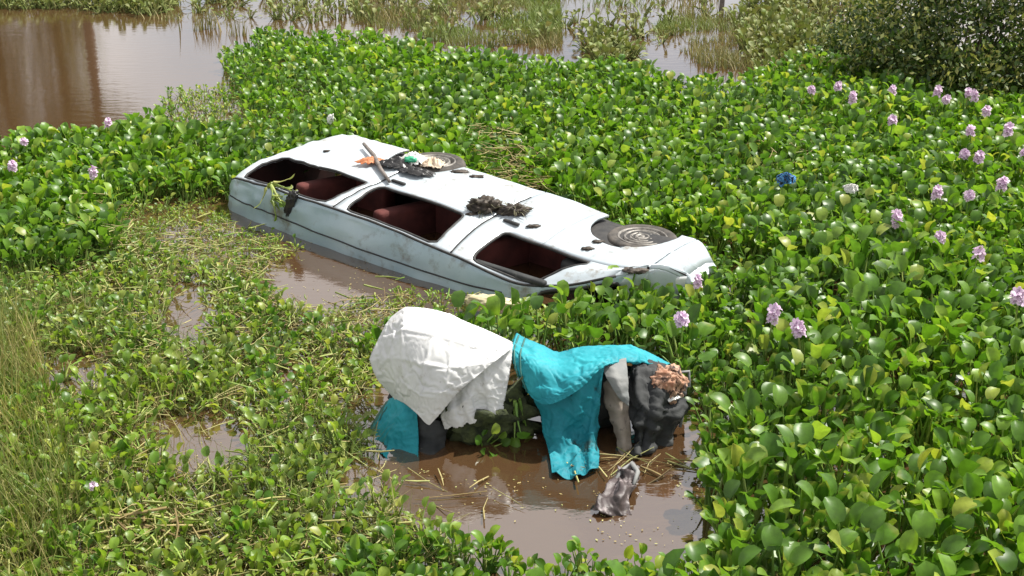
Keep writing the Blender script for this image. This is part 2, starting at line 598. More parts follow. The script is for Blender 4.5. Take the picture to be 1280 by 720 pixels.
# ------------------------------------------------------------------ the overturned people carrier
CAR_T = Vector((-.235, 9.934, .462))
yaw, pit = R(-42.5), R(1.3)
Bm = Matrix(((1, 0, 0), (0, 0, -1), (0, 1, 0)))
Rm = Matrix.Rotation(yaw, 3, 'Z') @ Matrix.Rotation(pit, 3, 'Y') @ Bm
CAR_M = Matrix.Translation(CAR_T) @ Rm.to_4x4() @ Matrix.Translation((-2.2, -.8, -.7))
CAR_I = CAR_M.inverted()
car = empty('overturned_car')
car.matrix_world = CAR_M
tag(car, 'silver people carrier lying on its side half sunk in weeds, roof facing out', 'car')

ST = np.array([-.50, -.40, -.25, 0, .5, 1.2, 2.0, 2.6, 3.2, 3.6, 3.95, 4.12, 4.24])
def_ = lambda *a: np.array(a, float)
YL = def_(.66, .76, .80, .83, .84, .84, .83, .82, .80, .79, .80, .79, .66)
YB = def_(.62, .70, .73, .75, .77, .77, .765, .72, .69, .68, .72, .74, .64)
YR = def_(.52, .585, .61, .625, .64, .66, .655, .60, .51, .56, .68, .72, .62)
ZT = def_(1.44, 1.50, 1.52, 1.54, 1.545, 1.545, 1.535, 1.50, 1.40, 1.22, .99, .78, .60)
ZB = def_(1.00, 1.0, 1.0, 1.0, 1.0, 1.0, .99, .97, .95, .93, .90, .72, .55)


def smooth_i(x, arr):
    i = np.clip(np.searchsorted(ST, x) - 1, 0, len(ST) - 2)
    t_ = (x - ST[i]) / (ST[i + 1] - ST[i])
    def sl(k):
        k0, k1 = max(k - 1, 0), min(k + 1, len(ST) - 1)
        return (arr[k1] - arr[k0]) / (ST[k1] - ST[k0])
    h = ST[i + 1] - ST[i]
    a0, a1, s0, s1 = arr[i], arr[i + 1], sl(i) * h, sl(i + 1) * h
    return (2 * t_ ** 3 - 3 * t_ ** 2 + 1) * a0 + (t_ ** 3 - 2 * t_ ** 2 + t_) * s0 + (-2 * t_ ** 3 + 3 * t_ ** 2) * a1 + (t_ ** 3 - t_ ** 2) * s1


def surf(x, v, inset=0.0):
    """v 0..1 sill to belt, 1..2 belt to rail, 2..3 rail to roof centre"""
    yl, yb, yr, zt, zb = (smooth_i(x, a) for a in (YL, YB, YR, ZT, ZB))
    if v <= 1:
        z = 0.20 + (zb - 0.20) * v
        y = (yl - .012 * (1 - v) ** 3) * (1 - v) + v * yb + 0.018 * math.sin(math.pi * v) ** 0.8
        y += 0.008 * max(0, 1 - abs(v - .62) * 18)          # body crease
    elif v <= 2:
        s = v - 1
        z = zb + (zt - zb) * s
        y = yb + (yr - yb) * s + 0.025 * math.sin(math.pi * s)
    else:
        s = v - 2
        q = 1 - (1 - s) ** 1.0
        y = yr * (1 - q)
        crown = 0.085 if x < 3.2 else 0.06
        z = zt + crown * math.sin(math.pi / 2 * s) ** 0.75
    if inset:
        y = max(y - inset * (1 if v <= 2 else (1 - (v - 2))), 0)
        z = z - inset * (0 if v < 1.6 else min(1, (v - 1.6) * 1.6))
    d = 0.014 * noise.noise(Vector((x * 1.7, v * 2.3, 4.1))) + 0.007 * noise.noise(Vector((x * 4.1, v * 6.3, 2.1)))
    d += (0.016 * noise.noise(Vector((x * 3.1, v * 5, 9.7))) - 0.03 * max(0, noise.noise(Vector((x * 2.2, v * 3.1, 1.7))) - .15)) if v > 2 else 0.0
    if x < .35: d += .016 * noise.noise(Vector((x * 9, v * 8, 5.5)))                 # crushed tail corner
    if v <= 2: y += d
    else: z += d
    return Vector((x, y, z))


# columns: (x below belt, x at rail)
KEY = [(-.50, -.50), (-.22, -.27), (1.08, 1.01), (1.130, 1.125), (1.142, 1.137), (1.20, 1.27), (2.26, 2.40), (2.455, 2.555), (2.470, 2.570),
       (2.70, 2.74), (3.62, 3.30), (3.85, 3.50), (4.06, 4.06), (4.075, 4.075), (4.24, 4.24)]
cols = []
for (a0, a1), (b0, b1) in zip(KEY[:-1], KEY[1:]):
    n = max(1, int(round((b0 - a0) / 0.038)))
    for k in range(n):
        cols.append((a0 + (b0 - a0) * k / n, a1 + (b1 - a1) * k / n))
cols.append(KEY[-1])
rows = list(np.linspace(0, 1, 22)) + list(np.linspace(1, 1.965, 15)[1:]) + [1.992] + list(np.linspace(2.0, 3, 22))


def col_x(c, v):
    if v <= 1: return c[0]
    if v <= 2: return c[0] + (c[1] - c[0]) * (v - 1)
    return c[1]


nC, nR = len(cols), len(rows)
XG = np.array([[col_x(c, v) for v in rows] for c in cols])
VG = np.array([rows] * nC)
# windows in (x at belt, x at rail) columns and v
WIN = [(-.22, -.27, 1.08, 1.01, 1.05, 1.91), (1.20, 1.27, 2.26, 2.40, 1.02, 1.91), (2.70, 2.74, 3.62, 3.30, 1.03, 1.89)]


def rr_sdf(px, py, w, h, r):
    qx, qy = abs(px) - w + r, abs(py) - h + r
    return math.hypot(max(qx, 0), max(qy, 0)) + min(max(qx, qy), 0) - r


def win_local(x, v, w):
    s = v - 1
    xa = w[0] + (w[1] - w[0]) * s
    xb = w[2] + (w[3] - w[2]) * s
    return (x - (xa + xb) / 2), (v - (w[4] + w[5]) / 2) * 0.55, (xb - xa) / 2 - .004, (w[5] - w[4]) / 2 * .55


def in_any_window(x, v):
    if v <= 1 or v >= 2: return False
    return any(rr_sdf(*win_local(x, v, w), 0.065) < 0 for w in WIN)


ARCH = [(1.08, .30, .385), (3.55, .30, .385)]


def in_arch(p):
    return any((p.x - ax) ** 2 + (p.z - az) ** 2 < ar * ar for ax, az, ar in ARCH)


def in_windscreen(x, v):
    if v <= 2: return False
    s = v - 2
    return rr_sdf(x - 3.67, (1 - s) * 0.62, 0.29, 0.585, 0.08) < 0


def region(x, v, side):
    if v > 1.992:
        if x > 4.07: return 'nose_panel'
        return 'bonnet' if x > 3.93 else 'roof'
    if v > 1.965: return None                                    # drip rail gap
    if x < 1.131 + (0 if v < 1 else -.005 * (v - 1)): return 'rear_quarter'
    lo = 1.131 + (1.126 - 1.131) * max(0, v - 1)
    c = lambda a0, a1: a0 + (a1 - a0) * max(0, v - 1)
    if x < c(1.141, 1.136): return None
    if x < c(2.456, 2.556): return 'rear_door'
    if x < c(2.469, 2.569): return None
    if x < c(3.10, 3.10) or (v > 1 and x < 3.9): return 'front_door'
    if x < 4.061: return 'front_wing'
    if x < 4.074: return None
    return 'bumper_corner'


parts = {}
for side in (1, -1):
    P3 = [[surf(XG[i, j], VG[i, j]) for j in range(nR)] for i in range(nC)]
    for i in range(nC - 1):
        for j in range(nR - 1):
            x = (XG[i, j] + XG[i + 1, j] + XG[i, j + 1] + XG[i + 1, j + 1]) / 4
            v = (VG[i, j] + VG[i, j + 1]) / 2
            rg = region(x, v, side)
            if rg is None: continue
            if rg in ('roof', 'bonnet', 'nose_panel'):
                if in_windscreen(x, v): continue
            else:
                pc = (P3[i][j] + P3[i + 1][j + 1]) / 2
                if in_any_window(x, v) or (v < 1 and in_arch(pc)): continue
            if side == -1 and rg not in ('roof', 'bonnet', 'nose_panel'):
                rg = 'far_side'
            parts.setdefault(rg, []).append((side, i, j))


def snap(x, v, p):
    """move a vertex near an opening's outline onto it"""
    if 1 < v < 2:
        for w in WIN:
            lx, ly, hw, hh = win_local(x, v, w)
            d = rr_sdf(lx, ly, hw, hh, .065)
            if abs(d) < 0.03:
                e = 1e-4
                gx = (rr_sdf(lx + e, ly, hw, hh, .065) - d) / e
                gy = (rr_sdf(lx, ly + e, hw, hh, .065) - d) / e
                return surf(x - gx * d, v - gy * d / 0.55)
    if v < 1:
        for ax, az, ar in ARCH:
            d = math.hypot(p.x - ax, p.z - az)
            if abs(d - ar) < 0.028:
                k = ar / d
                return Vector((ax + (p.x - ax) * k, p.y, az + (p.z - az) * k))
    if v > 2:
        lx, ly = x - 3.67, (3 - v) * .62
        d = rr_sdf(lx, ly, .29, .585, .08)
        if abs(d) < 0.045 and ly > 0.02:
            e = 1e-4
            gx = (rr_sdf(lx + e, ly, .29, .585, .08) - d) / e
            gy = (rr_sdf(lx, ly + e, .29, .585, .08) - d) / e
            return surf(x - gx * d, min(3, 3 - (ly - gy * d) / .62))
    return p


pmat = {'roof': M['roof_shade']}
for nm, fl in parts.items():
    idx, V, F = {}, [], []
    count = {}
    for s, i, j in fl:
        for a in ((i, j), (i + 1, j), (i + 1, j + 1), (i, j + 1)):
            count[(s,) + a] = count.get((s,) + a, 0) + 1
    for s, i, j in fl:
        f = []
        for a in ((i, j), (i + 1, j), (i + 1, j + 1), (i, j + 1)):
            k = (1 if rows[a[1]] == 3 else s,) + a
            if k not in idx:
                idx[k] = len(V)
                p = P3[a[0]][a[1]]
                if count.get((s,) + a, 4) < 4:
                    p = snap(XG[a], VG[a], p)
                V.append((p.x, p.y * k[0] if rows[a[1]] < 3 else 0.0, p.z))
            f.append(idx[k])
        F.append(f[::-1] if s == 1 else f)
    me = mesh_py(nm, V, F, True)
    o = link(nm, me, car, [pmat.get(nm, M['paint']), M['inner']])
    mod = o.modifiers.new('solid', 'SOLIDIFY')
    mod.thickness = 0.022
    mod.offset = -1
    mod.material_offset = 1
    mod.material_offset_rim = 0

# tail end: tailgate closing the back
V, F = [], []
ring = [surf(-.50, v) for v in rows]
ring = ring + [Vector((p.x, -p.y, p.z)) for p in ring[::-1][1:]]
nrg = len(ring)
for k, (sx, sc_) in enumerate(((0, 1), (-.035, .97), (-.05, .90))):
    for p in ring:
        V.append((p.x + sx, p.y * sc_, .85 + (p.z - .85) * sc_))
for k in range(2):
    for i in range(nrg - 1):
        F.append((k * nrg + i, (k + 1) * nrg + i, (k + 1) * nrg + i + 1, k * nrg + i + 1))
F.append(tuple(range(2 * nrg, 3 * nrg)))
link('tailgate', mesh_py('tailgate', V, F, True), car, M['paint'])
# nose end: front panel
V, F = [], []
ring = [surf(4.24, v) for v in rows]
ring = ring + [Vector((p.x, -p.y, p.z)) for p in ring[::-1][1:]]
for k, (sx, sc_) in enumerate(((0, 1), (.03, .97), (.05, .90))):
    for p in ring:
        V.append((p.x + sx, p.y * sc_, .40 + (p.z - .40) * sc_))
for k in range(2):
    for i in range(nrg - 1):
        F.append((k * nrg + i, k * nrg + i + 1, (k + 1) * nrg + i + 1, (k + 1) * nrg + i))
F.append(tuple(range(3 * nrg - 1, 2 * nrg - 1, -1)))
link('front_panel', mesh_py('front_panel', V, F, True), car, M['paint'])
# black inner shell just under the panels, seen in the gaps between them and the wheel arches
V, F = [], []
xs_in = np.linspace(-.47, 4.20, 64)
for x in xs_in:
    for v in rows[::2]:
        V.append(surf(x, v, 0.05))
nq = len(rows[::2])
for i in range(len(xs_in) - 1):
    for j in range(nq - 1):
        x, v = (xs_in[i] + xs_in[i + 1]) / 2, (rows[::2][j] + rows[::2][j + 1]) / 2
        if 1 < v < 1.93 and any(w[0] - .10 < x < max(w[2], w[3]) + .10 for w in WIN): continue
        if v > 2 and in_windscreen(x, v): continue
        F.append((i * nq + j, (i + 1) * nq + j, (i + 1) * nq + j + 1, i * nq + j + 1))
link('inner_shell', mesh_py('inner_shell', V, F, True), car, M['rubber'])
# floor pan and underside
fp = link('floor_pan', box_mesh('floor_pan', (4.3, 1.45, .10), .03), car, M['rubber'])
fp.location = (1.9, 0, .24)

# dark lining inside the tailgate
ring = [surf(-.44, v, .03) for v in rows[::3]]
ring = ring + [Vector((p.x, -p.y, p.z)) for p in ring[::-1]]
link('tailgate_lining', mesh_py('tailgate_lining', ring, [tuple(range(len(ring)))]), car, M['inner'])
# window seals
for w in WIN:
    pts = []
    for k in range(72):
        a = 2 * math.pi * k / 72
        cx, cv = (w[0] + w[1] + w[2] + w[3]) / 4, (w[4] + w[5]) / 2
        # march outwards to the outline
        lo, hi = 0.0, 1.2
        for _ in range(22):
            mid = (lo + hi) / 2
            x, v = cx + math.cos(a) * mid, cv + math.sin(a) * mid / .55
            ins = (1 < v < 2) and rr_sdf(*win_local(x, v, w), .065) < 0
            if ins: lo = mid
            else: hi = mid
        p = surf(cx + math.cos(a) * lo, min(max(cv + math.sin(a) * lo / .55, 1.01), 1.99))
        pts.append(p - Vector((0, .006, 0)))
    link('window_seal', tube('window_seal', pts, 0.013, 6, True), car, M['rubber'])
# drip rail along the roof edge
pts = [surf(x, 1.98) + Vector((0, .004, 0)) for x in np.linspace(-.46, 3.90, 60)]
link('drip_rail', tube('drip_rail', pts, 0.011, 6), car, M['rubber'])
for ca, cb in (((1.136, 1.131)), ((2.4625, 2.5625))):
    pts = [surf(ca + (cb - ca) * max(0, v - 1), v) + Vector((0, .001, 0)) for v in np.linspace(.25, 1.94, 40)]
    link('door_seal', tube('door_seal', pts, 0.0065, 5), car, M['rubber'])
# raised roof bar and the dark seam of the roof
for yy, x0, x1 in ():
    pts = [surf(x, 2 + (1 - yy / smooth_i(x, YR)) if yy < smooth_i(x, YR) else 2.02) + Vector((0, 0, .004)) for x in np.linspace(x0, x1, 60)]
    link('roof_moulding', tube('roof_moulding', pts, 0.008, 6), car, M['rubber'])
for yy in (.42,):
    pts = [surf(x, 2 + (1 - yy / smooth_i(x, YR))) + Vector((0, 0, .002)) for x in np.linspace(-.44, 3.1, 60)]
    link('roof_moulding', tube('roof_moulding', pts, 0.007, 6), car, M['rubber'])
# windscreen: dark rubber surround, the glass is gone
pts = []
for k in range(60):
    a = 2 * math.pi * k / 60
    lo, hi = 0, 1.0
    for _ in range(20):
        mid = (lo + hi) / 2
        if rr_sdf(math.cos(a) * mid, math.sin(a) * mid, .29, .585, .08) < 0: lo = mid
        else: hi = mid
    x, yq = 3.67 + math.cos(a) * lo, math.sin(a) * lo / .62
    p = surf(x, 3 - abs(yq))
    pts.append(Vector((p.x, math.copysign(p.y, yq), p.z - .004)))
link('windscreen_seal', tube('windscreen_seal', pts, 0.014, 6, True), car, M['rubber'])
# wheels
def wheel(x, z, dx=0):
    e = empty('wheel')
    e.parent = car
    e.location = (x + dx, .765, z)
    e.rotation_euler = (R(-90), 0, 0)                      # axis along the car's Y
    prof = [(.205, .0), (.235, .012), (.255, .006), (.268, .010), (.285, -.004), (.30, -.03), (.303, -.10), (.285, -.16), (.21, -.17), (.205, -.17)]
    link('tyre', lathe('tyre', prof, 48), e, M['tyre'])
    prof = [(.210, -.010), (.204, .008), (.192, .008), (.186, -.030), (.168, -.045), (.158, -.045), (.152, .004), (.140, .006), (.132, -.036), (.112, -.040), (.104, .000), (.092, .002), (.086, -.030), (.066, -.032), (.058, .006), (.046, .008), (.040, -.012), (.026, -.012), (.020, .008), (.010, .010)]
    link('rim', lathe('rim', prof, 48), e, M['rim'])
    for k in range(5):
        a = 2 * math.pi * k / 5
        nu = link('wheel_nut', lathe('wheel_nut', [(.011, -.02), (.011, .004), (.007, .008), (.002, .008)], 8), e, M['rim'])
        nu.location = (.085 * math.cos(a), .085 * math.sin(a), 0)
    return e
wheel(1.10, .30, .055).location.y = .835
wheel(3.56, .30, .045).location.y = .725
# handles, lamps, mirror stub
for x in (1.30, 2.66):
    h = link('door_handle', box_mesh('door_handle', (.17, .022, .032), .008), car, M['rubber'])
    h.location = surf(x, .86) + Vector((0, .012, 0))
hl = link('headlamp', box_mesh('headlamp', (.10, .30, .13), .03), car, M['lamp'])
hl.location = (4.19, .50, .60)
hl.rotation_euler = (0, R(-35), 0)
# interior: three rows of red seats, on their side with the car; a steering wheel
for x, half in ((.35, 0), (1.45, 0), (2.60, 1)):
    for yy in ((.36, -.36) if half else (.0,)):
        wd = .50 if half else 1.22
        s = link('seat', box_mesh('seat', (.50, wd, .16), .05, 3), car, M['seat'])
        s.location = (x + .25, yy, .58)
        bk = link('backrest', box_mesh('backrest', (.14, wd, .62), .05, 3), car, M['seat'])
        bk.location = (x - .03, yy, .92)
        bk.rotation_euler = (0, R(-12), 0)
sw = link('steering_wheel', tube('steering_wheel', [(.18 * math.cos(a), .18 * math.sin(a), 0) for a in np.linspace(0, 2 * math.pi, 28)[:-1]], .015, 6, True), car, M['rubber'])
sw.location = (3.05, -.36, 1.0)
sw.rotation_euler = (0, R(-60), 0)
db = link('dashboard', box_mesh('dashboard', (.35, 1.25, .30), .06, 3), car, M['rubber'])
db.location = (3.45, 0, .82)
# sagging sill trim in the front window
tr = link('door_trim', box_mesh('door_trim', (.86, .05, .065), .02), car, M['charcoal'])
tr.location = surf(3.0, 1.80) + Vector((0, -.035, -.015))
tr.rotation_euler = (0, R(4), 0)


def on_car(x, v, off=0.0):
    return CAR_M @ (surf(x, v) + Vector((0, off, 0)) if v <= 2 else surf(x, v) + Vector((0, 0, off)))


def on_side(x, z, off=0.0):
    v = (z - .2) / (smooth_i(x, ZB) - .2)
    return CAR_M @ (surf(x, v) + Vector((0, off, 0)))

# ------------------------------------------------------------------ things caught on the car
def lump(name, loc, size, mat, seed, label, cat, rot=(0, 0, 0), amp=.35, freq=2.2, sub=4, group=None):
    o = link(name, crumple(name, size, seed, amp, freq, sub), None, mat)
    o.location = loc
    o.rotation_euler = rot
    return tag(o, label, cat, group)


def rest(px, py, up=0.0):
    """point on the car's upper side seen at a pixel"""
    d = ray(px, py)
    k = 6.0
    while k < 16:
        p = Vector((0, 0, CAM_H)) + d * k
        q = CAR_I @ p
        if -.5 < q.x < 4.2 and .2 < q.z < 1.6:
            zb = smooth_i(q.x, ZB)
            v = (q.z - .2) / (zb - .2) if q.z < zb else 1 + (q.z - zb) / max(.05, smooth_i(q.x, ZT) - zb)
            if v < 2 and q.y <= surf(q.x, v).y:
                return p + Vector((0, 0, up))
        k += 0.01
    return at(px, py, .5)


def rag(name, loc, size, mat, seed, label, cat, rot=(0, 0, 0), dome=.5, n=30, group=None):
    """a crumpled piece of thin cloth: torn outline, sharp folds, edges lying down"""
    V = np.zeros((n, n, 3))
    for i in range(n):
        for j in range(n):
            u, v = i / (n - 1) * 2 - 1, j / (n - 1) * 2 - 1
            # square to disc, with a torn outline
            x, y = u * math.sqrt(1 - v * v / 2), v * math.sqrt(1 - u * u / 2)
            a = math.atan2(y, x)
            r_ = 1 + .30 * noise.noise(Vector((math.cos(a) * 1.7, math.sin(a) * 1.7, seed))) + .16 * noise.noise(Vector((math.cos(a) * 6, math.sin(a) * 6, seed)))
            d = math.hypot(x, y)
            q = Vector((x * 2.0 + seed * 3, y * 2.0, seed))
            f = .85 * (1 - 2.4 * abs(noise.noise(q)) ** .8) + .5 * (1 - 2.4 * abs(noise.noise(q * 2.2)) ** .8) + .22 * (1 - 2 * abs(noise.noise(q * 4.9)))
            V[i, j] = (x * r_ * size[0] * (1 - .12 * f), y * r_ * size[1] * (1 - .12 * f), size[2] * (dome * (1 - d * d) + .55 * f * (1 - .55 * d) + .15))
    ii, jj = np.meshgrid(np.arange(n - 1), np.arange(n - 1), indexing='ij')
    a = (ii * n + jj).ravel()
    o = link(name, mesh_np(name, V.reshape(-1, 3), np.stack([a, a + n, a + n + 1, a + 1], 1)), None, mat)
    o.location = loc
    o.rotation_euler = rot
    solid(o, .004)
    return tag(o, label, cat, group)


def weedy(o, n, ln, seed, mat):
    """wet strands of weed sticking out of a clump"""
    r_ = np.random.default_rng(seed)
    V, F = [], []
    for k in range(n):
        a, e = r_.uniform(0, 6.28), r_.uniform(-.1, .9)
        d = Vector((math.cos(a) * math.cos(e), math.sin(a) * math.cos(e), math.sin(e)))
        sd = d.cross(Vector((0, 0, 1))).normalized() * r_.uniform(.003, .007)
        p0 = Vector((d.x * ln * .25, d.y * ln * .2, d.z * ln * .2))
        L_ = ln * r_.uniform(.4, 1.0)
        b = len(V)
        for t_ in (0, .5, 1):
            p = p0 + d * L_ * t_ - Vector((0, 0, 1)) * L_ * .45 * t_ * t_
            w = 1 - .7 * t_
            V += [p + sd * w, p - sd * w]
        F += [(b, b + 1, b + 3, b + 2), (b + 2, b + 3, b + 5, b + 4)]
    c = link('weed_strands', mesh_py('weed_strands', V, F), o, mat)
    c['kind'] = 'stuff'
    return o


M['wetweed'] = noisy('wet_weed', (0.03, 0.028, 0.014), (0.13, 0.12, 0.055), 20, rough=0.5)
weedy(lump('mud_clump', rest(606, 262, .03), (.13, .10, .075), M['mud'], 3.1, 'dark mud and weed clump on the pillar between the two larger car windows', 'mud', amp=.7, freq=3), 46, .20, 3, M['wetweed'])
weedy(lump('mud_clump', rest(643, 266, .02), (.12, .07, .05), M['mud'], 5.3, 'flat brown mud clump on the car door above the small front window', 'mud', amp=.7, freq=3), 46, .20, 4, M['wetweed'])
rag('black_bag', rest(497, 209, .01), (.21, .13, .075), M['black'], 1.7, 'torn black plastic bag lying on the car side next to the stick', 'bag')
rag('black_rag', rest(520, 218, .01), (.19, .08, .05), M['black'], 2.9, 'flattened black rag in front of the white and green wrapper on the car', 'rag', rot=(0, 0, R(-25)))
bag = rag('plastic_wrapper', rest(517, 207, .02), (.15, .12, .09), M['bag'], 4.4, 'crumpled white plastic wrapper with a green panel on the car side', 'litter')
gp = link('green_panel', crumple('green_panel', (.065, .045, .03), 6.1, .5, 3, 3), bag, M['green'])
gp.location = (-.02, -.06, .055)
rag('beige_rag', rest(541, 210, .01), (.13, .10, .08), M['beige'], 8.2, 'dirty beige rag bundle beside the rear wheel of the car', 'rag')
rag('orange_rag', rest(463, 206, .02), (.14, .07, .05), M['orange'], 9.5, 'bright orange rag snagged on the grey stick', 'rag', rot=(0, 0, R(12)))
pa, pb = rest(455, 186, .05), rest(487, 231, .03)
st = link('stick', tube('stick', [pa, pa.lerp(pb, .35) + Vector((.012, 0, .015)), pa.lerp(pb, .7) + Vector((-.01, 0, .01)), pb], .02, 7, taper=[.9, 1.1, 1, .8]), None, M['wood'])
tag(st, 'short grey stick lying across the side of the overturned car', 'stick')
lump('black_shred', CAR_M @ (surf(.62, 2.06) + Vector((0, 0, .02))), (.05, .03, .13), M['black'], 7.7, 'dark wet shred of cloth hanging over the car roof edge', 'rag', rot=(R(15), R(20), 0), amp=.5)
for (px, py, s, sd) in ((590, 268, .025, 1), (575, 215, .035, 2), (596, 221, .03, 3), (668, 283, .028, 5), (409, 189, .02, 6), (748, 302, .022, 7), (735, 311, .025, 8), (795, 338, .045, 9)):
    o = lump('mud_spot', rest(px, py, .003), (s * 2.2, s * 1.2, s * .45), M['mud'], sd * 2.3, 'small splash of dried mud on the upturned silver car side', 'mud', group='mud splashes on the car', amp=.6, freq=3, sub=3)
# pond weed strands trailing behind the rear wheel are part of the mat

LATER = []
# ------------------------------------------------------------------ the collapsed tarpaulins in the pool
wsheet = link('white_sheet', sheet('white_sheet', [
    [(497, 398, 7.12), (517, 392, 7.18), (557, 401, 7.18), (600, 418, 7.1), (640, 434, 7.0)],
    [(489, 397, 6.96), (507, 384, 6.96), (546, 388, 6.95), (597, 408, 6.9), (641, 430, 6.8)],
    [(473, 424, 6.86), (504, 412, 6.70), (541, 418, 6.62), (592, 432, 6.6), (638, 437, 6.62)],
    [(462, 449, 6.80), (503, 448, 6.58), (531, 455, 6.48), (573, 459, 6.46), (618, 452, 6.52)],
    [(474, 475, 6.75), (503, 479, 6.55), (526, 489, 6.43), (553, 490, 6.40), (592, 474, 6.45)],
    [(494, 498, 6.70), (506, 504, 6.55), (521, 517, 6.42), (537, 531, 6.38), (571, 492, 6.43)]], n=(90, 90), wr=.009, wf=2.6, seed=1.3, fine=.15, lin=.6), None, M['white'])
LATER.append((wsheet, .004))
tag(wsheet, 'large dirty white plastic sheet draped over the debris in the pool', 'sheet')
fl = link('white_flap', sheet('white_flap', [
    [(556, 478, 6.56), (580, 468, 6.56), (612, 452, 6.58), (641, 431, 6.66)],
    [(553, 503, 6.52), (578, 495, 6.50), (606, 480, 6.52), (637, 468, 6.57)],
    [(552, 520, 6.50), (576, 515, 6.46), (601, 504, 6.50), (631, 498, 6.53)],
    [(557, 535, 6.49), (579, 532, 6.45), (602, 523, 6.48), (627, 520, 6.51)]], n=(50, 50), wr=.010, wf=7, seed=2.1, ragged=.018, folds=.014, nf=2.5, fine=.5, lin=.5), None, M['white'])
LATER.append((fl, .004))
tag(fl, 'torn white plastic flap hanging below the large white sheet', 'sheet')
t1 = link('teal_tarpaulin', sheet('teal_tarpaulin', [
    [(640, 426, 7.05), (668, 436, 7.1), (700, 448, 7.1), (740, 441, 7.15), (790, 442, 7.15), (838, 457, 7.08)],
    [(645, 418, 6.88), (673, 430, 6.85), (701, 441, 6.85), (741, 433, 6.9), (790, 434, 6.95), (838, 453, 6.95)],
    [(640, 436, 6.70), (668, 449, 6.60), (700, 462, 6.55), (736, 452, 6.6), (778, 441, 6.75), (831, 456, 6.85)],
    [(642, 456, 6.60), (667, 478, 6.50), (695, 486, 6.42), (729, 470, 6.45), (763, 451, 6.6), (816, 455, 6.8)],
    [(652, 482, 6.58), (671, 501, 6.45), (690, 505, 6.38), (722, 488, 6.4), (757, 457, 6.56), (797, 450, 6.76)]], n=(84, 110), wr=.012, wf=4.2, seed=3.7, fine=.3), None, M['teal'])
LATER.append((t1, .004))
tag(t1, 'bright teal tarpaulin slung over the debris with a sagging hem', 'tarpaulin')
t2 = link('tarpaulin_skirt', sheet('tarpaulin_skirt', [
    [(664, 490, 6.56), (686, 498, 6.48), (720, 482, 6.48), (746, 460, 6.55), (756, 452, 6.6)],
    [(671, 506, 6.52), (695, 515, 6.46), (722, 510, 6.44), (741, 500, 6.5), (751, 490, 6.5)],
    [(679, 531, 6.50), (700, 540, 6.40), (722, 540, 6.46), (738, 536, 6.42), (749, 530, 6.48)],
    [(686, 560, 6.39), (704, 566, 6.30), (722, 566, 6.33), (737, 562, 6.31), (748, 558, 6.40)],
    [(690, 594, 6.09), (706, 597, 6.055), (722, 597, 6.05), (737, 591, 6.09), (748, 586, 6.14)]], n=(90, 90), wr=.018, wf=5.5, seed=5.2, folds=.014, nf=2.6, fine=.35), None, M['teal_shade'])
LATER.append((t2, .004))
tag(t2, 'crumpled lower skirt of teal tarpaulin trailing into the pool', 'tarpaulin')
t4 = link('tarpaulin_scrap', sheet('tarpaulin_scrap', [
    [(650, 572, 6.42), (668, 572, 6.42), (688, 568, 6.42)],
    [(650, 578, 6.36), (668, 581, 6.34), (690, 576, 6.36)],
    [(652, 585, 6.26), (670, 588, 6.22), (693, 582, 6.28)]], n=(16, 24), wr=.012, wf=12, seed=8), None, M['teal'])
solid(t4, .004)
tag(t4, 'narrow teal tarpaulin scrap lying at the water line', 'tarpaulin')
t3 = link('folded_tarpaulin', sheet('folded_tarpaulin', [
    [(489, 499, 6.74), (505, 497, 6.62), (522, 511, 6.52)],
    [(474, 524, 6.70), (500, 528, 6.50), (523, 540, 6.46)],
    [(459, 546, 6.62), (489, 558, 6.44), (523, 562, 6.38)],
    [(461, 553, 6.52), (484, 573, 6.30), (522, 578, 6.28)]], n=(60, 50), wr=.014, wf=7, seed=6.6), None, M['teal'])
LATER.append((t3, .004))
hem = link('hem', sheet('hem', [
    [(483, 503, 6.78), (491, 498, 6.72)], [(468, 527, 6.74), (477, 523, 6.67)], [(454, 549, 6.62), (462, 547, 6.58)]], n=(20, 6), wr=.006, seed=4), None, M['teal_dark'])
solid(hem, .012)
hem.parent = t3
tag(t3, 'small folded corner of teal tarpaulin below the white sheet, with green hem', 'tarpaulin')
ch = link('taupe_strip', sheet('taupe_strip', [
    [(755, 478, 6.60), (768, 470, 6.58), (782, 466, 6.60)],
    [(755, 498, 6.58), (770, 494, 6.52), (784, 494, 6.54)],
    [(762, 520, 6.54), (774, 520, 6.48), (786, 520, 6.50)],
    [(771, 546, 6.46), (779, 546, 6.42), (788, 544, 6.44)],
    [(774, 576, 6.34), (781, 577, 6.31), (789, 574, 6.34)]], n=(40, 22), wr=.010, wf=9, seed=9.1, ragged=.04), None, M['taupe'])
solid(ch, .006)
tag(ch, 'taupe strip of fabric hanging beside the teal tarpaulin', 'fabric')
gc = link('grey_flap', sheet('grey_flap', [
    [(754, 458, 6.60), (768, 451, 6.62), (783, 447, 6.66)],
    [(756, 468, 6.54), (769, 470, 6.52), (784, 470, 6.56)],
    [(764, 482, 6.50), (774, 486, 6.48), (785, 490, 6.50)],
    [(776, 500, 6.47), (781, 504, 6.46), (786, 508, 6.46)]], n=(30, 22), wr=.008, wf=9, seed=2.8), None, M['grey'])
solid(gc, .005)
tag(gc, 'grey canvas triangle hanging at the edge of the teal tarpaulin', 'canvas')
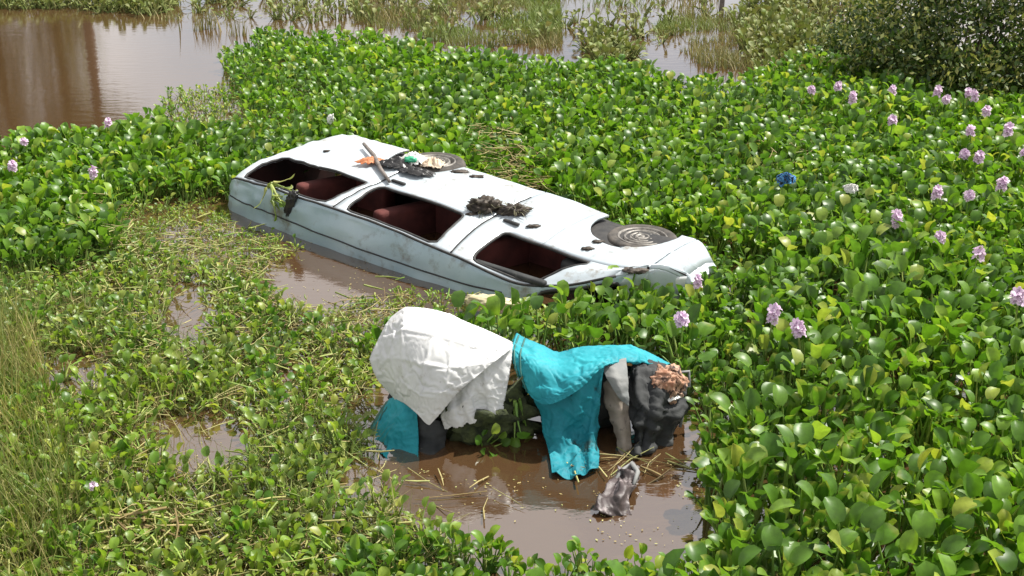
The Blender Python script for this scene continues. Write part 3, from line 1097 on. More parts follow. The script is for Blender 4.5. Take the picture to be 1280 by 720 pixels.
ds = link('charcoal_bundle', sheet('charcoal_bundle', [
    [(784, 470, 6.95), (800, 464, 6.98), (830, 470, 7.0), (850, 492, 6.95)],
    [(783, 468, 6.72), (805, 460, 6.76), (835, 468, 6.78), (856, 488, 6.80)],
    [(784, 488, 6.60), (808, 484, 6.55), (836, 488, 6.58), (856, 502, 6.70)],
    [(786, 515, 6.54), (808, 515, 6.44), (834, 514, 6.48), (852, 520, 6.62)],
    [(788, 545, 6.46), (804, 545, 6.40), (822, 540, 6.46), (846, 536, 6.60)],
    [(790, 575, 6.30), (800, 570, 6.32), (815, 562, 6.42), (842, 548, 6.56)]], n=(60, 60), wr=.036, wf=6, seed=7.4, folds=.022, nf=2.4), None, M['charcoal'])
LATER.append((ds, .008))
tag(ds, 'bulging charcoal cloth bundle at the end of the teal tarpaulin', 'cloth')
rag('brown_rag', cp(834, 478, 6.62), (.13, .12, .07), M['rust'], 3.3, 'tattered orange brown rag on top of the charcoal bundle', 'rag', rot=(R(50), R(25), 0), dome=.7)
fr = link('bent_frame', tube('bent_frame', [cp(846, 466, 6.7), cp(861, 464, 6.72), cp(862, 483, 6.70), cp(848, 484, 6.66), cp(846, 500, 6.62), cp(853, 520, 6.58), cp(850, 534, 6.56)], .010, 6), None, M['grey'])
tag(fr, 'thin bent pale metal frame sticking out beside the brown rag', 'frame')
rag('pale_rag', cp(838, 497, 6.58), (.08, .06, .04), M['bag'], 5.9, 'pale dirty rag tied on the charcoal bundle', 'rag')
sr = link('soaked_rag', sheet('soaked_rag', [
    [(776, 588, 6.12), (786, 582, 6.12), (797, 586, 6.12)],
    [(768, 604, 5.98), (784, 600, 5.93), (796, 604, 5.97)],
    [(752, 622, 5.80), (772, 618, 5.76), (788, 620, 5.80)],
    [(741, 640, 5.71), (765, 645, 5.66), (790, 642, 5.68)]], n=(44, 40), wr=.03, wf=10, seed=1.9), None, M['stripe'])
solid(sr, .006)
tag(sr, 'soaked purple brown streaked rag trailing from the debris into brown water', 'rag')
gr = link('grey_strand', tube('grey_strand', [cp(768, 602, 5.97), cp(778, 588, 6.08), cp(790, 580, 6.12), cp(797, 590, 6.02), cp(792, 606, 5.9)], .016, 6, taper=[.6, 1, 1.2, 1, .6]), None, M['grey'])
tag(gr, 'twisted grey cloth strand above the soaked rag', 'rag')
# hidden lumps added under the sheets to block light and carry them
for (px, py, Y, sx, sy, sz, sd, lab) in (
        (560, 500, 6.82, .32, .16, .22, 2.2, 'added hidden dark lump blocking light under the white sheet'),
        (725, 520, 6.75, .26, .13, .20, 4.7, 'added hidden dark lump blocking light under the teal tarpaulin')):
    lump('hidden_filler', (cp(px, py, Y).x, Y, .14), (sx, sy, sz), M['charcoal'], sd, lab, 'debris', amp=.4, freq=2)
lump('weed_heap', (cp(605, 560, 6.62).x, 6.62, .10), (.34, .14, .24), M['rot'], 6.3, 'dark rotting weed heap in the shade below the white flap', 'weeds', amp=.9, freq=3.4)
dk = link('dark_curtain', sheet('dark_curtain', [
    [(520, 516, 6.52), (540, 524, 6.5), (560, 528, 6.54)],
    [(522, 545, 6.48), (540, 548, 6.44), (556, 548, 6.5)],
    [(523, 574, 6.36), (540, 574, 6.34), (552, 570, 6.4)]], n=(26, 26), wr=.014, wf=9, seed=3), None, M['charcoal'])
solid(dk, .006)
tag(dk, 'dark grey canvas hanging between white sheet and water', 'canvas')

for o, g in ((wsheet, (90, 90)), (fl, (50, 50)), (t1, (84, 110)), (t2, (90, 90)), (t3, (60, 50)), (ds, (60, 60))):
    o['grid'] = g
settle([(wsheet, .30), (fl, .30), (t1, .30), (t2, .25), (t3, .3), (ds, .4)])
for j0 in (3, 9):
    pts = [t1.data.vertices[i * 110 + j0].co + Vector((-.004, -.008, .002)) for i in range(22, 84, 3)]
    link('hem', tube('hem', pts, .006, 5), t1, M['teal_dark'])
for o, th_ in LATER:
    solid(o, th_)

# ------------------------------------------------------------------ loose litter in the weeds
rag('blue_wrapper', at(981, 226, .34), (.10, .08, .09), M['blue'], 3.8, 'blue plastic wrapper caught on the green leaves', 'litter', rot=(R(35), 0, 0))
rag('white_scrap', at(1063, 237, .36), (.07, .06, .06), M['bag'], 6.8, 'small white plastic scrap on the green leaves near the lilac flowers', 'litter', rot=(R(40), 0, 0))
lump('pale_scrap', at(413, 149, .36), (.035, .03, .065), M['bag'], 1.4, 'pale upright plastic scrap in the leaves behind the car tail', 'litter', rot=(0, R(25), 0), amp=.4)
hk = link('straw_bundle', crumple('straw_bundle', (.21, .07, .05), 2.6, .35, 3, 4), None, M['husk'])
hk.location = at(613, 377, .10)
hk.rotation_euler = (0, 0, R(-14))
tag(hk, 'pale straw coloured husk lying in weeds between car and white sheet', 'husk')
pole = link('stake', tube('stake', [at(901, 13, 0) - Vector((0, 0, .3)), at(901, 13, 0) + Vector((.02, 0, .35)), at(901, 13, 0) + Vector((.05, 0, .95))], .05, 7, taper=[1, 1, .8]), None, M['wood'])
tag(pole, 'dark stake standing in the far marsh water', 'stake')

# ------------------------------------------------------------------ water hyacinth: leaves, petioles, flowers
def leaf_shape(hp, lean, width, length, th0, curl, cup, nb=(4, 6), seg=3, sides=5, fat=.011, seed=0):
    """petiole curve from the root to the blade and a spoon-shaped blade; outward is +X. returns (Vb,Qb,Vp,Qp)"""
    r_ = np.random.default_rng(seed)
    ts = np.linspace(0, 1, seg + 1)
    tipx = hp * math.tan(lean) if lean < 1.2 else hp * 2.5
    px = tipx * ts ** 1.6
    pz = hp * ts
    # petiole
    Vp = []
    for i, t_ in enumerate(ts):
        rad = fat * (1.25 - 0.75 * t_) * (1 + .45 * math.exp(-((t_ - .25) / .2) ** 2))
        for k in range(sides):
            a = 2 * math.pi * k / sides
            Vp.append((px[i] + rad * math.cos(a), rad * math.sin(a), pz[i]))
    Qp = [(i * sides + k, i * sides + (k + 1) % sides, (i + 1) * sides + (k + 1) % sides, (i + 1) * sides + k) for i in range(seg) for k in range(sides)]
    # blade: midrib walks along its own curve
    nu, nv = nb
    Vb = []
    x, z = px[-1], pz[-1]
    th = th0
    st_ = length / nv
    tw = r_.uniform(-.6, .6)
    for j in range(nv + 1):
        t_ = j / nv
        wv = width * (math.sin(math.pi * min(1, t_ * .86 + .10)) ** .62) * (1 if t_ < .98 else .25)
        nx, nz_ = -math.cos(th), math.sin(th)           # upper face normal, inwards and up
        for i in range(nu + 1):
            s = (i / nu - .5) * 2
            cpz = cup * wv * s * s + .05 * wv * math.sin(s * 4 + t_ * 5 + seed)
            yy = s * wv * (1 - .25 * cup * s * s)
            Vb.append((x + nx * (cpz + tw * yy * t_), yy, z + nz_ * (cpz + tw * yy * t_)))
        x += math.sin(th) * st_
        z += math.cos(th) * st_
        th += curl / nv
    Qb = [(j * (nu + 1) + i, j * (nu + 1) + i + 1, (j + 1) * (nu + 1) + i + 1, (j + 1) * (nu + 1) + i) for j in range(nv) for i in range(nu)]
    return np.array(Vb), np.array(Qb), np.array(Vp), np.array(Qp)


class Kind:
    """a set of leaf shapes (fine and coarse) and of plants made from them"""
    def __init__(self, name, specs, plants, age):
        self.name, self.age = name, age
        self.fine, self.coarse = [], []
        for k, sp in enumerate(specs):
            vb, qb, vp, qp = leaf_shape(**sp, seed=k, nb=(4, 6), seg=4, sides=6)
            me = mesh_np('leaf', vb, qb, attrs={'tint': np.zeros(len(vb)), 'age': np.clip(age[k % len(age)] + (np.repeat(np.arange(7), 5) / 6 > .7) * (.5 if k % 3 == 1 else .0), 0, 1)})
            mp_ = mesh_np('petiole', vp, qp, attrs={'tint': np.full(len(vp), .3), 'age': np.full(len(vp), age[k % len(age)])})
            me.materials.append(M['leaf'])
            mp_.materials.append(M['stem'])
            self.fine.append((me, mp_))
            self.coarse.append(leaf_shape(**sp, seed=k, nb=(2, 4), seg=2, sides=3))
        self.plants = plants


def rosette(n, nspec, tilt, seed, smin=.8, smax=1.15, spread=.03):
    r_ = np.random.default_rng(seed)
    out = []
    for k in range(n):
        a = 2 * math.pi * (k / n + r_.uniform(-.06, .06)) * (1 if n < 4 else 1.62)
        mm = (Matrix.Translation((math.cos(a) * spread * r_.uniform(.2, 1), math.sin(a) * spread * r_.uniform(.2, 1), 0))
              @ Matrix.Rotation(a, 4, 'Z') @ Matrix.Rotation(r_.uniform(-tilt * .3, tilt), 4, 'Y') @ Matrix.Rotation(r_.uniform(-.25, .25), 4, 'X')
              @ Matrix.Rotation(r_.uniform(-.6, .6), 4, 'Z') @ Matrix.Scale(r_.uniform(smin, smax), 4))
        out.append((int(r_.integers(0, nspec)), mm))
    return out


S = dict
lush_specs = [S(hp=.30, lean=.10, width=.062, length=.125, th0=.15, curl=.9, cup=.35), S(hp=.27, lean=.30, width=.066, length=.115, th0=.65, curl=.8, cup=.25),
              S(hp=.33, lean=.18, width=.058, length=.135, th0=.30, curl=.5, cup=.45), S(hp=.24, lean=.42, width=.064, length=.11, th0=.95, curl=.6, cup=.2),
              S(hp=.29, lean=.22, width=.054, length=.13, th0=-.1, curl=1.3, cup=.55), S(hp=.22, lean=.5, width=.060, length=.105, th0=1.2, curl=.5, cup=-.15),
              S(hp=.34, lean=.08, width=.056, length=.13, th0=.45, curl=1.0, cup=.3), S(hp=.28, lean=.15, width=.050, length=.12, th0=.0, curl=.3, cup=.9)]
low_specs = [S(hp=.13, lean=.45, width=.032, length=.075, th0=.7, curl=.5, cup=.35), S(hp=.10, lean=.8, width=.028, length=.08, th0=1.2, curl=.3, cup=.25),
             S(hp=.16, lean=.35, width=.034, length=.075, th0=.35, curl=.9, cup=.4), S(hp=.07, lean=1.05, width=.026, length=.08, th0=1.45, curl=.2, cup=.4),
             S(hp=.19, lean=.2, width=.030, length=.085, th0=.1, curl=1.2, cup=.4), S(hp=.11, lean=.6, width=.024, length=.085, th0=.6, curl=1.4, cup=.7),
             S(hp=.15, lean=.3, width=.030, length=.07, th0=-.1, curl=.5, cup=.8)]
KL = Kind('lush', lush_specs, [rosette(9 + s % 3, len(lush_specs), .34, 100 + s, .68, 1.16, .06) for s in range(10)], [0, .0, .03, 0, .08, .0, .05])
KB = Kind('low', low_specs, [rosette(7 + s % 3, len(low_specs), .45, 300 + s, .75, 1.25, .06) for s in range(10)], [.3, .6, .22, .75, .4, .75, .4])

# flower spikes
def petal_mesh():
    V, Q = [], []
    for k in range(6):
        a = 2 * math.pi * k / 6
        c, s = math.cos(a), math.sin(a)
        b = len(V)
        for (r_, w, h) in ((.004, .004, 0), (.016, .011, .010), (.028, .010, .016), (.034, .003, .015)):
            V += [(r_ * c - w * s, r_ * s + w * c, h), (r_ * c + w * s, r_ * s - w * c, h)]
        Q += [(b + 2 * i, b + 2 * i + 1, b + 2 * i + 3, b + 2 * i + 2) for i in range(3)]
    me = mesh_np('floret', np.array(V), np.array(Q))
    me.materials.append(M['lilac'])
    return me
FLORET = petal_mesh()
STALK = tube('flower_spike', [(0, 0, 0), (.008, 0, .2), (0, .006, .38), (0, 0, .52)], .007, 6, taper=[1.2, 1.1, .9, .5])
STALK.materials.append(M['stem'])

# ---- where things grow: outlines of the open water etc. in the view, taken to the ground
W_FAR = [(-300, -60), (0, 14), (60, 16), (90, 13), (130, 16), (215, 25), (262, 60), (285, 95), (208, 118), (200, 140), (150, 166), (0, 176), (-300, 190)]
W_POOL = [(486, 592), (512, 626), (550, 646), (610, 664), (665, 682), (760, 680), (845, 682), (884, 650), (886, 600), (868, 575), (800, 568), (700, 590), (600, 600), (520, 585), (462, 560)]
W_CAR = [(386, 298), (332, 340), (346, 380), (410, 394), (442, 374), (530, 362), (508, 340)]
PUDDLES = [(92, 474, 50, 24), (252, 552, 60, 36), (243, 378, 30, 26), (232, 408, 28, 18), (446, 604, 34, 24), (470, 524, 26, 12), (530, 600, 40, 24), (150, 566, 20, 10), (375, 470, 22, 10)]
LOWZ = [(-400, 335), (60, 350), (140, 335), (150, 262), (272, 248), (300, 300), (385, 320), (540, 378), (700, 380), (770, 402), (660, 432), (480, 420), (455, 560), (480, 600), (500, 650), (600, 690), (560, 760), (-400, 1100)]
WRECK = [(455, 545), (470, 470), (500, 455), (640, 455), (850, 470), (860, 545), (800, 575), (690, 592), (520, 580)]
FAR_EDGE_X = [-400, 150, 205, 285, 330, 440, 560, 700, 860, 930, 985, 1040, 1100, 1500]
FAR_EDGE_Y = [150, 110, 100, 62, 36, 40, 60, 72, 92, 98, 70, 62, 60, 50]


def puddle(px, py):
    r_ = np.zeros(np.shape(px), bool)
    for a, b_, w, h in PUDDLES:
        r_ |= ((px - a) / (w * 1.12)) ** 2 + ((py - b_) / (h * 1.15)) ** 2 < 1
    return r_


def scatter(step, y0, y1, jit=.9, extra=2.2):
    ys = np.arange(y0, y1, step)
    P = []
    for y in ys:
        w = y * .46 + extra
        xs = np.arange(-w, w, step)
        P.append(np.stack([xs, np.full(len(xs), y)], 1))
    P = np.concatenate(P)
    return P + rng.uniform(-.5, .5, P.shape) * step * jit


def nz2(P, s, o=0.0):
    return np.array([noise.noise(Vector((p[0] * s + o, p[1] * s - o, o))) for p in P])


TOPS = [(440, 470), (470, 372), (640, 372), (880, 430), (880, 560), (800, 600), (690, 600), (450, 590)]
NEAR_BAND = [(420, 702), (520, 690), (620, 712), (700, 716), (890, 706), (900, 800), (420, 800)]
plants = []
for step, fine in ((.185, False), (.135, True)):
    P = scatter(step, 3.9, 24.5 if not fine else 13.5)
    bx, by = proj(P[:, 0], P[:, 1], 0.0)
    low = inside(LOWZ, bx, by) | inside([(196, 150), (206, 120), (300, 108), (315, 165), (225, 190)], bx, by)
    q = np.array([CAR_I @ Vector((p[0], p[1], 0.0)) for p in P])
    in_car = (q[:, 0] > -.60) & (q[:, 0] < 4.34) & (q[:, 2] > .0) & (q[:, 2] < np.interp(q[:, 0], ST, ZT) + np.where(q[:, 0] > 3.0, .10, .19))
    near_roof = (q[:, 0] > -.9) & (q[:, 0] < 3.4) & (q[:, 2] >= 1.5) & (q[:, 2] < 2.7)
    near_belly = (q[:, 0] > -.6) & (q[:, 0] < 4.6) & (q[:, 2] > -.5) & (q[:, 2] <= .1)
    near_nose = (q[:, 0] > 3.0) & (q[:, 0] < 5.0) & (q[:, 2] > .7) & (q[:, 2] < 2.4)
    hs = 1.0 + .30 * nz2(P, .9, 7.0) + rng.uniform(-.12, .12, len(P))
    hs *= np.interp(P[:, 1], [6.0, 8.0, 11.0, 24], [.85, .82, .74, .74])
    hs *= np.where((by < 190) & (bx < 420), .85, 1.0)
    hs *= np.where(inside([(575, 185), (660, 190), (665, 262), (590, 240)], bx, by), .72, 1.0)
    hs *= np.where(near_belly, .55, 1.0) * np.where(near_nose, np.where((q[:, 0] > 3.45) & (q[:, 2] > .85), 1.12, .78), 1.0) * np.where(near_roof, .6, 1.0)
    hs *= np.where((bx > 840) & (bx < 940) & (by > 420) & (by < 620), .8, 1.0)
    hs *= np.where(inside([(640, 360), (900, 350), (960, 480), (880, 600), (840, 470)], bx, by), .75, 1.0)
    band = inside(NEAR_BAND, bx, by)
    hs = np.where(band, rng.uniform(.38, .55, len(P)), hs)
    short = low | near_roof
    hs = np.where(short & ~band, hs * .86, hs)
    tx, ty = proj(P[:, 0], P[:, 1], np.where(short, .12, .33) * hs)
    fe = np.interp(tx, FAR_EDGE_X, FAR_EDGE_Y)
    jag = 10 * nz2(P, 1.4, 2.0)
    ok = ~in_car & (ty > fe + jag) & ~inside(W_FAR, bx, by) & ~inside(W_FAR, tx, ty + 8) & ~inside(WRECK, bx, by)
    ok &= ~(inside(TOPS, tx, ty) & (by > 540) & (by < 760)) & ~(inside(TOPS, tx, ty) & inside(TOPS, bx, by) & (bx < 880) & (by > 500))
    ok &= ~inside(W_CAR, bx, by)
    ok &= ~inside(W_POOL, bx, by) & (~inside(W_POOL, tx, ty) | (rng.random(len(P)) < .03))
    pd = puddle(bx, by)
    ok &= ~(pd & (rng.random(len(P)) < .93))
    if fine:
        ok &= (short | (hs < .72) | band) & (rng.random(len(P)) < np.where(short & ~band, .84, .85))
    for i in np.nonzero(ok)[0]:
        k = 'low' if short[i] and not band[i] else 'lush'
        if short[i] and not band[i] and rng.random() < (.12 if not near_roof[i] else .02): k = 'mid'
        plants.append([P[i, 0], P[i, 1], 0.0, k, hs[i] * (.62 if k == 'mid' else 1), rng.uniform(0, 6.28), int(rng.integers(0, 10)), None])

# flowering plants, by the place of their spike
FLOWERS = [(1016, 110), (1043, 108), (1066, 124), (1115, 150), (1121, 113), (1164, 116), (1182, 120), (1210, 118), (1226, 122), (1242, 138), (1225, 165), (1258, 165),
           (1200, 190), (1213, 196), (1174, 240), (1211, 243), (1245, 231), (1129, 276), (1180, 297), (1217, 319), (960, 397), (858, 397), (1013, 409), (876, 352), (1279, 190), (1279, 368),
           (128, 155), (33, 175), (11, 206), (111, 214), (127, 598)]
LEFT = {26: 'flowering water hyacinth at the edge of the open brown water', 27: 'water hyacinth with small pale spike near the open water edge',
        28: 'water hyacinth with the fullest lilac spike in the clump beside open water', 29: 'lilac flowering water hyacinth between open water and the car tail', 30: 'low water hyacinth with a tiny lilac bloom among straw and grass'}
for n, (px, py) in enumerate(FLOWERS):
    z = .44 if n not in (30,) else .24
    if n in (26, 27, 28, 29): z = .38
    if n in (23,): z = .34
    g = at(px, py, z)
    plants.append([g.x, g.y, 0.0, 'lush' if n != 30 else 'mid', z / .44, rng.uniform(0, 6.28), n % 10, n])

# one plant pulled out and hung over the edge of the car roof, one hanging under the tarpaulin
cx, cy, cz = [], [], []
PA = np.array([[p[0], p[1]] for p in plants])
sx, sy = proj(PA[:, 0], PA[:, 1], .25)
dist = np.hypot(PA[:, 0], PA[:, 1])
vis = (sx > -10) & (sx < 1290) & (sy > -10) & (sy < 745)
size = np.where(vis, 1 / dist, 0) * np.array([1.0 if p[3] != 'low' else .72 for p in plants])
size += np.array([10.0 if p[7] is not None else 0 for p in plants])
order = np.argsort(-size)
single = set(order[:300].tolist())


POOL_RIM = [(380, 540), (470, 530), (560, 600), (760, 600), (850, 500), (1000, 540), (1000, 800), (420, 800), (400, 640)]


def plant_obj(kind, tmpl, loc, rz, scale, flower=None, name='water_hyacinth', extra=None):
    e = empty(name, loc)
    e.rotation_euler = (0, 0, rz)
    e.scale = (scale,) * 3
    for (k, mm) in kind.plants[tmpl]:
        lf = bpy.data.objects.new('leaf', kind.fine[k][0])
        col.objects.link(lf)
        lf.parent = e
        lf.matrix_basis = mm
        st_ = bpy.data.objects.new('petiole', kind.fine[k][1])
        col.objects.link(st_)
        st_.parent = lf
    if flower is not None:
        sp = bpy.data.objects.new('flower_spike', STALK)
        col.objects.link(sp)
        sp.parent = e
        r_ = np.random.default_rng(50 + flower)
        nfl = {28: 22, 12: 18, 13: 16, 30: 5, 27: 8, 19: 7}.get(flower, int(r_.integers(10, 16)))
        sp.rotation_euler = (r_.uniform(-.16, .16), r_.uniform(-.16, .16), r_.uniform(0, 6))
        for k in range(nfl):
            a = k * 2.4
            fz = .42 + (.06 + .05 * (flower % 3) / 2) * (k + .5) / nfl
            fo = bpy.data.objects.new('floret', FLORET)
            col.objects.link(fo)
            fo.parent = sp
            el = r_.uniform(.1, .6) + .5 * k / nfl
            fo.location = (.014 * math.cos(a), .014 * math.sin(a), fz)
            fo.rotation_euler = (0, R(90) - el, a)
            s_ = r_.uniform(.85, 1.35)
            fo.scale = (s_, s_, s_)
    return e


L_LUSH = 'tall glossy green water hyacinth without flowers in the thick mat'
L_LOW = 'short yellowing water hyacinth lying in the trampled weed'
L_MID = 'half height green water hyacinth standing up from the trampled weed'
for i in order[:300]:
    x, y, z, k, s, rz, tm, fl_ = plants[i]
    kind = KB if k == 'low' else KL
    e = plant_obj(kind, tm, (x, y, -.02), rz, s, fl_)
    if fl_ is None:
        lab = {'lush': L_LUSH, 'low': L_LOW, 'mid': L_MID}[k]
        qq = CAR_I @ Vector((x, y, 0))
        ppx, ppy = proj(x, y, 0.0)
        nearpool = inside(POOL_RIM, np.array([ppx]), np.array([ppy]))[0]
        if k == 'lush':
            if -.6 < qq.x < 5.0 and -.9 < qq.z < 2.5: lab = 'tall glossy green water hyacinth growing close against the overturned car'
            elif nearpool and ppy > 690 and 420 < ppx < 900: lab = 'glossy green water hyacinth on the near rim of the brown pool'
            elif nearpool and ppx < 900: lab = 'tall glossy green water hyacinth leaning over the pool beside the charcoal bundle'
            elif ppx > 900 and ppy > 700: lab = 'broad leaved green water hyacinth at the near border of the mat beyond the pool'
            elif s > 1.12: lab = 'extra tall broad leaved water hyacinth standing above the thick mat'
            elif s < .82: lab = 'shorter green water hyacinth sunk among taller leaves of the mat'
            elif ppx < 420: lab = 'tall green water hyacinth in the clump between open water and trampled weed'
        elif k == 'low':
            if nearpool: lab = 'short yellowing water hyacinth lying along the edge of the brown pool'
            elif -.9 < qq.x < 4.5 and 1.4 < qq.z < 3: lab = 'short yellowing water hyacinth lying below the car roof'
        tag(e, lab, 'water plant', {'lush': 'tall water hyacinths', 'low': 'trampled water hyacinths', 'mid': 'half height water hyacinths'}[k])
    elif fl_ in LEFT:
        tag(e, LEFT[fl_], 'water plant', 'flowering water hyacinths')
    elif fl_ in (20, 21, 22, 23):
        tag(e, {20: 'water hyacinth with the larger lilac spike between tarpaulin and green mat', 21: 'lilac flowering water hyacinth just behind the charcoal bundle',
                22: 'water hyacinth with small lilac spike to the side of the larger one', 23: 'lilac flowering water hyacinth against the car nose'}[fl_], 'water plant', 'flowering water hyacinths')
    else:
        fl_lab = 'water hyacinth with a lilac flower spike in the dense stand below the shrub'
        if fl_ in (0, 1, 2): fl_lab = 'lilac flowering water hyacinth near the low yellowish bush'
        elif fl_ in (4, 5, 6, 7, 8, 9): fl_lab = 'lilac flowering water hyacinth in the row at the foot of the dark shrub'
        elif fl_ in (12, 13): fl_lab = 'one of two neighbouring water hyacinths with adjoining lilac spikes'
        elif fl_ == 3: fl_lab = 'lone lilac flowering water hyacinth between bush and the adjoining pair of spikes'
        elif fl_ == 14: fl_lab = 'lilac flowering water hyacinth closest to the small white scrap'
        elif fl_ == 19: fl_lab = 'water hyacinth with a small sparse lilac spike beyond the larger spikes'
        tag(e, fl_lab, 'water plant', 'flowering water hyacinths')

# the rest of the mat as one mass
Vs, Qs, Ts, As, Ms = [], [], [], [], []
off = 0


def add_leaf(vb, qb, vp, qp, mat4, age):
    global off
    A3 = np.array(mat4)[:3]
    for (v_, q_, mi, tt) in ((vb, qb, 0, rng.random()), (vp, qp, 1, rng.random())):
        Vs.append(v_ @ A3[:, :3].T + A3[:, 3])
        Qs.append(q_ + off)
        Ts.append(np.full(len(v_), tt))
        As.append(np.full(len(v_), age))
        Ms.append(np.full(len(q_), mi))
        off += len(v_)


for i in order[300:]:
    x, y, z, k, s, rz, tm, fl_ = plants[i]
    kind = KB if k == 'low' else KL
    base = Matrix.Translation((x, y, -.02)) @ Matrix.Rotation(rz, 4, 'Z') @ Matrix.Scale(s, 4)
    for (kk, mm) in kind.plants[tm]:
        add_leaf(*kind.coarse[kk], base @ mm, min(1, max(0, kind.age[kk % len(kind.age)] * rng.uniform(.3, 1.2))))
print('plants', len(plants), 'mat verts', off)
me = mesh_np('hyacinth_mat', np.concatenate(Vs), np.concatenate(Qs), attrs={'tint': np.concatenate(Ts), 'age': np.concatenate(As)}, mi=np.concatenate(Ms))
tag(link('hyacinth_mat', me, None, [M['leaf'], M['stem']]), 'dense mat of water hyacinth leaves covering the water', 'water plants', kind='stuff')

# plants hung over the debris
def hang(loc, rx, ry, s, kind, tm, label, name='water_hyacinth'):
    e = plant_obj(kind, tm, loc, 0, s, None, name)
    e.rotation_euler = (rx, ry, random.uniform(0, 6))
    return tag(e, label, 'water plant')


pr = CAR_M @ (surf(.30, 2.0) + Vector((0, .05, .03)))
hang(pr, R(150), R(10), .95, KB, 2, 'uprooted water hyacinth hanging over the rear edge of the car roof')
hang(CAR_M @ (surf(.38, 2.0) + Vector((0, -.05, .06))), R(120), R(-20), .8, KB, 5, 'wilted hyacinth tuft stuck to the roof edge beside the dark shred')
hang(cp(646, 498, 6.55), R(172), R(8), .95, KL, 3, 'pale hyacinth hanging upside down between white flap and teal tarpaulin')
hang(cp(604, 562, 6.5), R(60), R(20), .5, KL, 4, 'dull hyacinth slumped under the white flap')
hang(cp(575, 562, 6.55), R(40), R(-40), .5, KL, 6, 'hyacinth leaning out of the dark gap under the white sheet')
hang(cp(628, 566, 6.55), R(-30), R(30), .5, KL, 1, 'hyacinth crushed beside the trailing teal skirt')

# ------------------------------------------------------------------ grass, straw, marsh
def blades(pts, hgt, wid, lean, seg=3, age=None, name='grass', mat='grass', flat=0.0):
    r_ = np.random.default_rng(len(pts))
    n = len(pts)
    az = r_.uniform(0, 2 * np.pi, n)
    ln = r_.uniform(.2, 1, n) * lean
    h = hgt * r_.uniform(.55, 1.15, n)
    w = wid * r_.uniform(.6, 1.3, n)
    wa = az + r_.uniform(.8, 2.2, n)
    V = np.zeros((n, (seg + 1) * 2, 3))
    for j in range(seg + 1):
        t_ = j / seg
        ox = np.sin(ln * (.35 + .65 * t_)) * h * t_
        oz = np.cos(ln * (.25 + .75 * t_)) * h * t_
        ww = w * (1 - t_ * .92)
        for k, sg in enumerate((-1, 1)):
            V[:, j * 2 + k, 0] = pts[:, 0] + np.cos(az) * ox + sg * np.cos(wa) * ww
            V[:, j * 2 + k, 1] = pts[:, 1] + np.sin(az) * ox + sg * np.sin(wa) * ww
            V[:, j * 2 + k, 2] = pts[:, 2] + oz
    b0 = np.arange(n)[:, None] * (seg + 1) * 2
    Q = np.concatenate([np.stack([b0[:, 0] + 2 * j, b0[:, 0] + 2 * j + 1, b0[:, 0] + 2 * j + 3, b0[:, 0] + 2 * j + 2], 1) for j in range(seg)])
    nv = (seg + 1) * 2
    me = mesh_np(name, V.reshape(-1, 3), Q, attrs={'tint': np.repeat(r_.random(n), nv), 'age': np.repeat((age if age is not None else np.zeros(n)), nv)})
    return link(name, me, None, M[mat])


def pick(poly, n, z=0.0, spread=None):
    """n ground points inside a polygon given in the view"""
    xs, ys = [p[0] for p in poly], [p[1] for p in poly]
    G = np.array([tuple(at(a, b_, z)) for a, b_ in poly])
    lo, hi = G.min(0), G.max(0)
    out = np.zeros((0, 3))
    pg = [(g[0], g[1]) for g in G]
    while len(out) < n:
        c = rng.uniform(lo[:2], hi[:2], (n * 3, 2))
        c = c[inside(pg, c[:, 0], c[:, 1])]
        out = np.concatenate([out, np.concatenate([c, np.full((len(c), 1), z)], 1)])
    return out[:n]


g1 = pick([(-260, 400), (30, 405), (62, 470), (88, 560), (100, 640), (95, 800), (-260, 900)], 6500, -.02)
h1 = np.clip(.45 + .35 * nz2(g1, 1.3, 3.0), .2, .9)
tag(blades(g1, h1, .0045, .75, 4, np.clip(nz2(g1, 1.1, 5.0) * 1.6 + .35, 0, 1), 'tall_grass'), 'tall dry green grass at the near bank edge', 'grass', kind='stuff')
g2 = pick([(-200, 360), (130, 380), (330, 480), (470, 560), (500, 650), (600, 720), (300, 780), (-200, 800)], 9000, -.02)
g2 = g2[~puddle(*proj(g2[:, 0], g2[:, 1], 0)) | (rng.random(len(g2)) < .12)]
g2 = g2[nz2(g2, 1.5, 9.0) > -.2]
tag(blades(g2, .27, .0035, 1.25, 3, np.clip(nz2(g2, 1.2, 1.0) * 1.5 + .4, 0, 1), 'thin_grass'), 'thin grass blades among the trampled weed', 'grass', kind='stuff')
# marsh grass far out
g3 = np.concatenate([pick([(430, -6), (445, 30), (560, 58), (703, 64), (700, -6)], 9000, -.02), pick([(815, 40), (880, 88), (935, 92), (960, 40), (900, 10), (830, 22)], 3200, -.02),
                     pick([(700, -6), (706, 10), (800, 16), (900, 12), (900, -6)], 500, -.02), pick([(-100, -6), (-100, 12), (85, 13), (90, -6)], 500, -.02),
                     pick([(85, 0), (90, 14), (210, 22), (235, 0)], 380, -.02)])
g3 = g3[nz2(g3, .9, 4.0) > -.18]
h3 = np.clip(.20 + .16 * nz2(g3, .5, 6.0), .06, .4)
tag(blades(g3, h3, .010, .9, 2, np.clip(nz2(g3, .35, 2.0) * 2 + .3, 0, 1), 'marsh_grass', 'marsh'), 'olive brown marsh grass standing in far water', 'grass', kind='stuff')
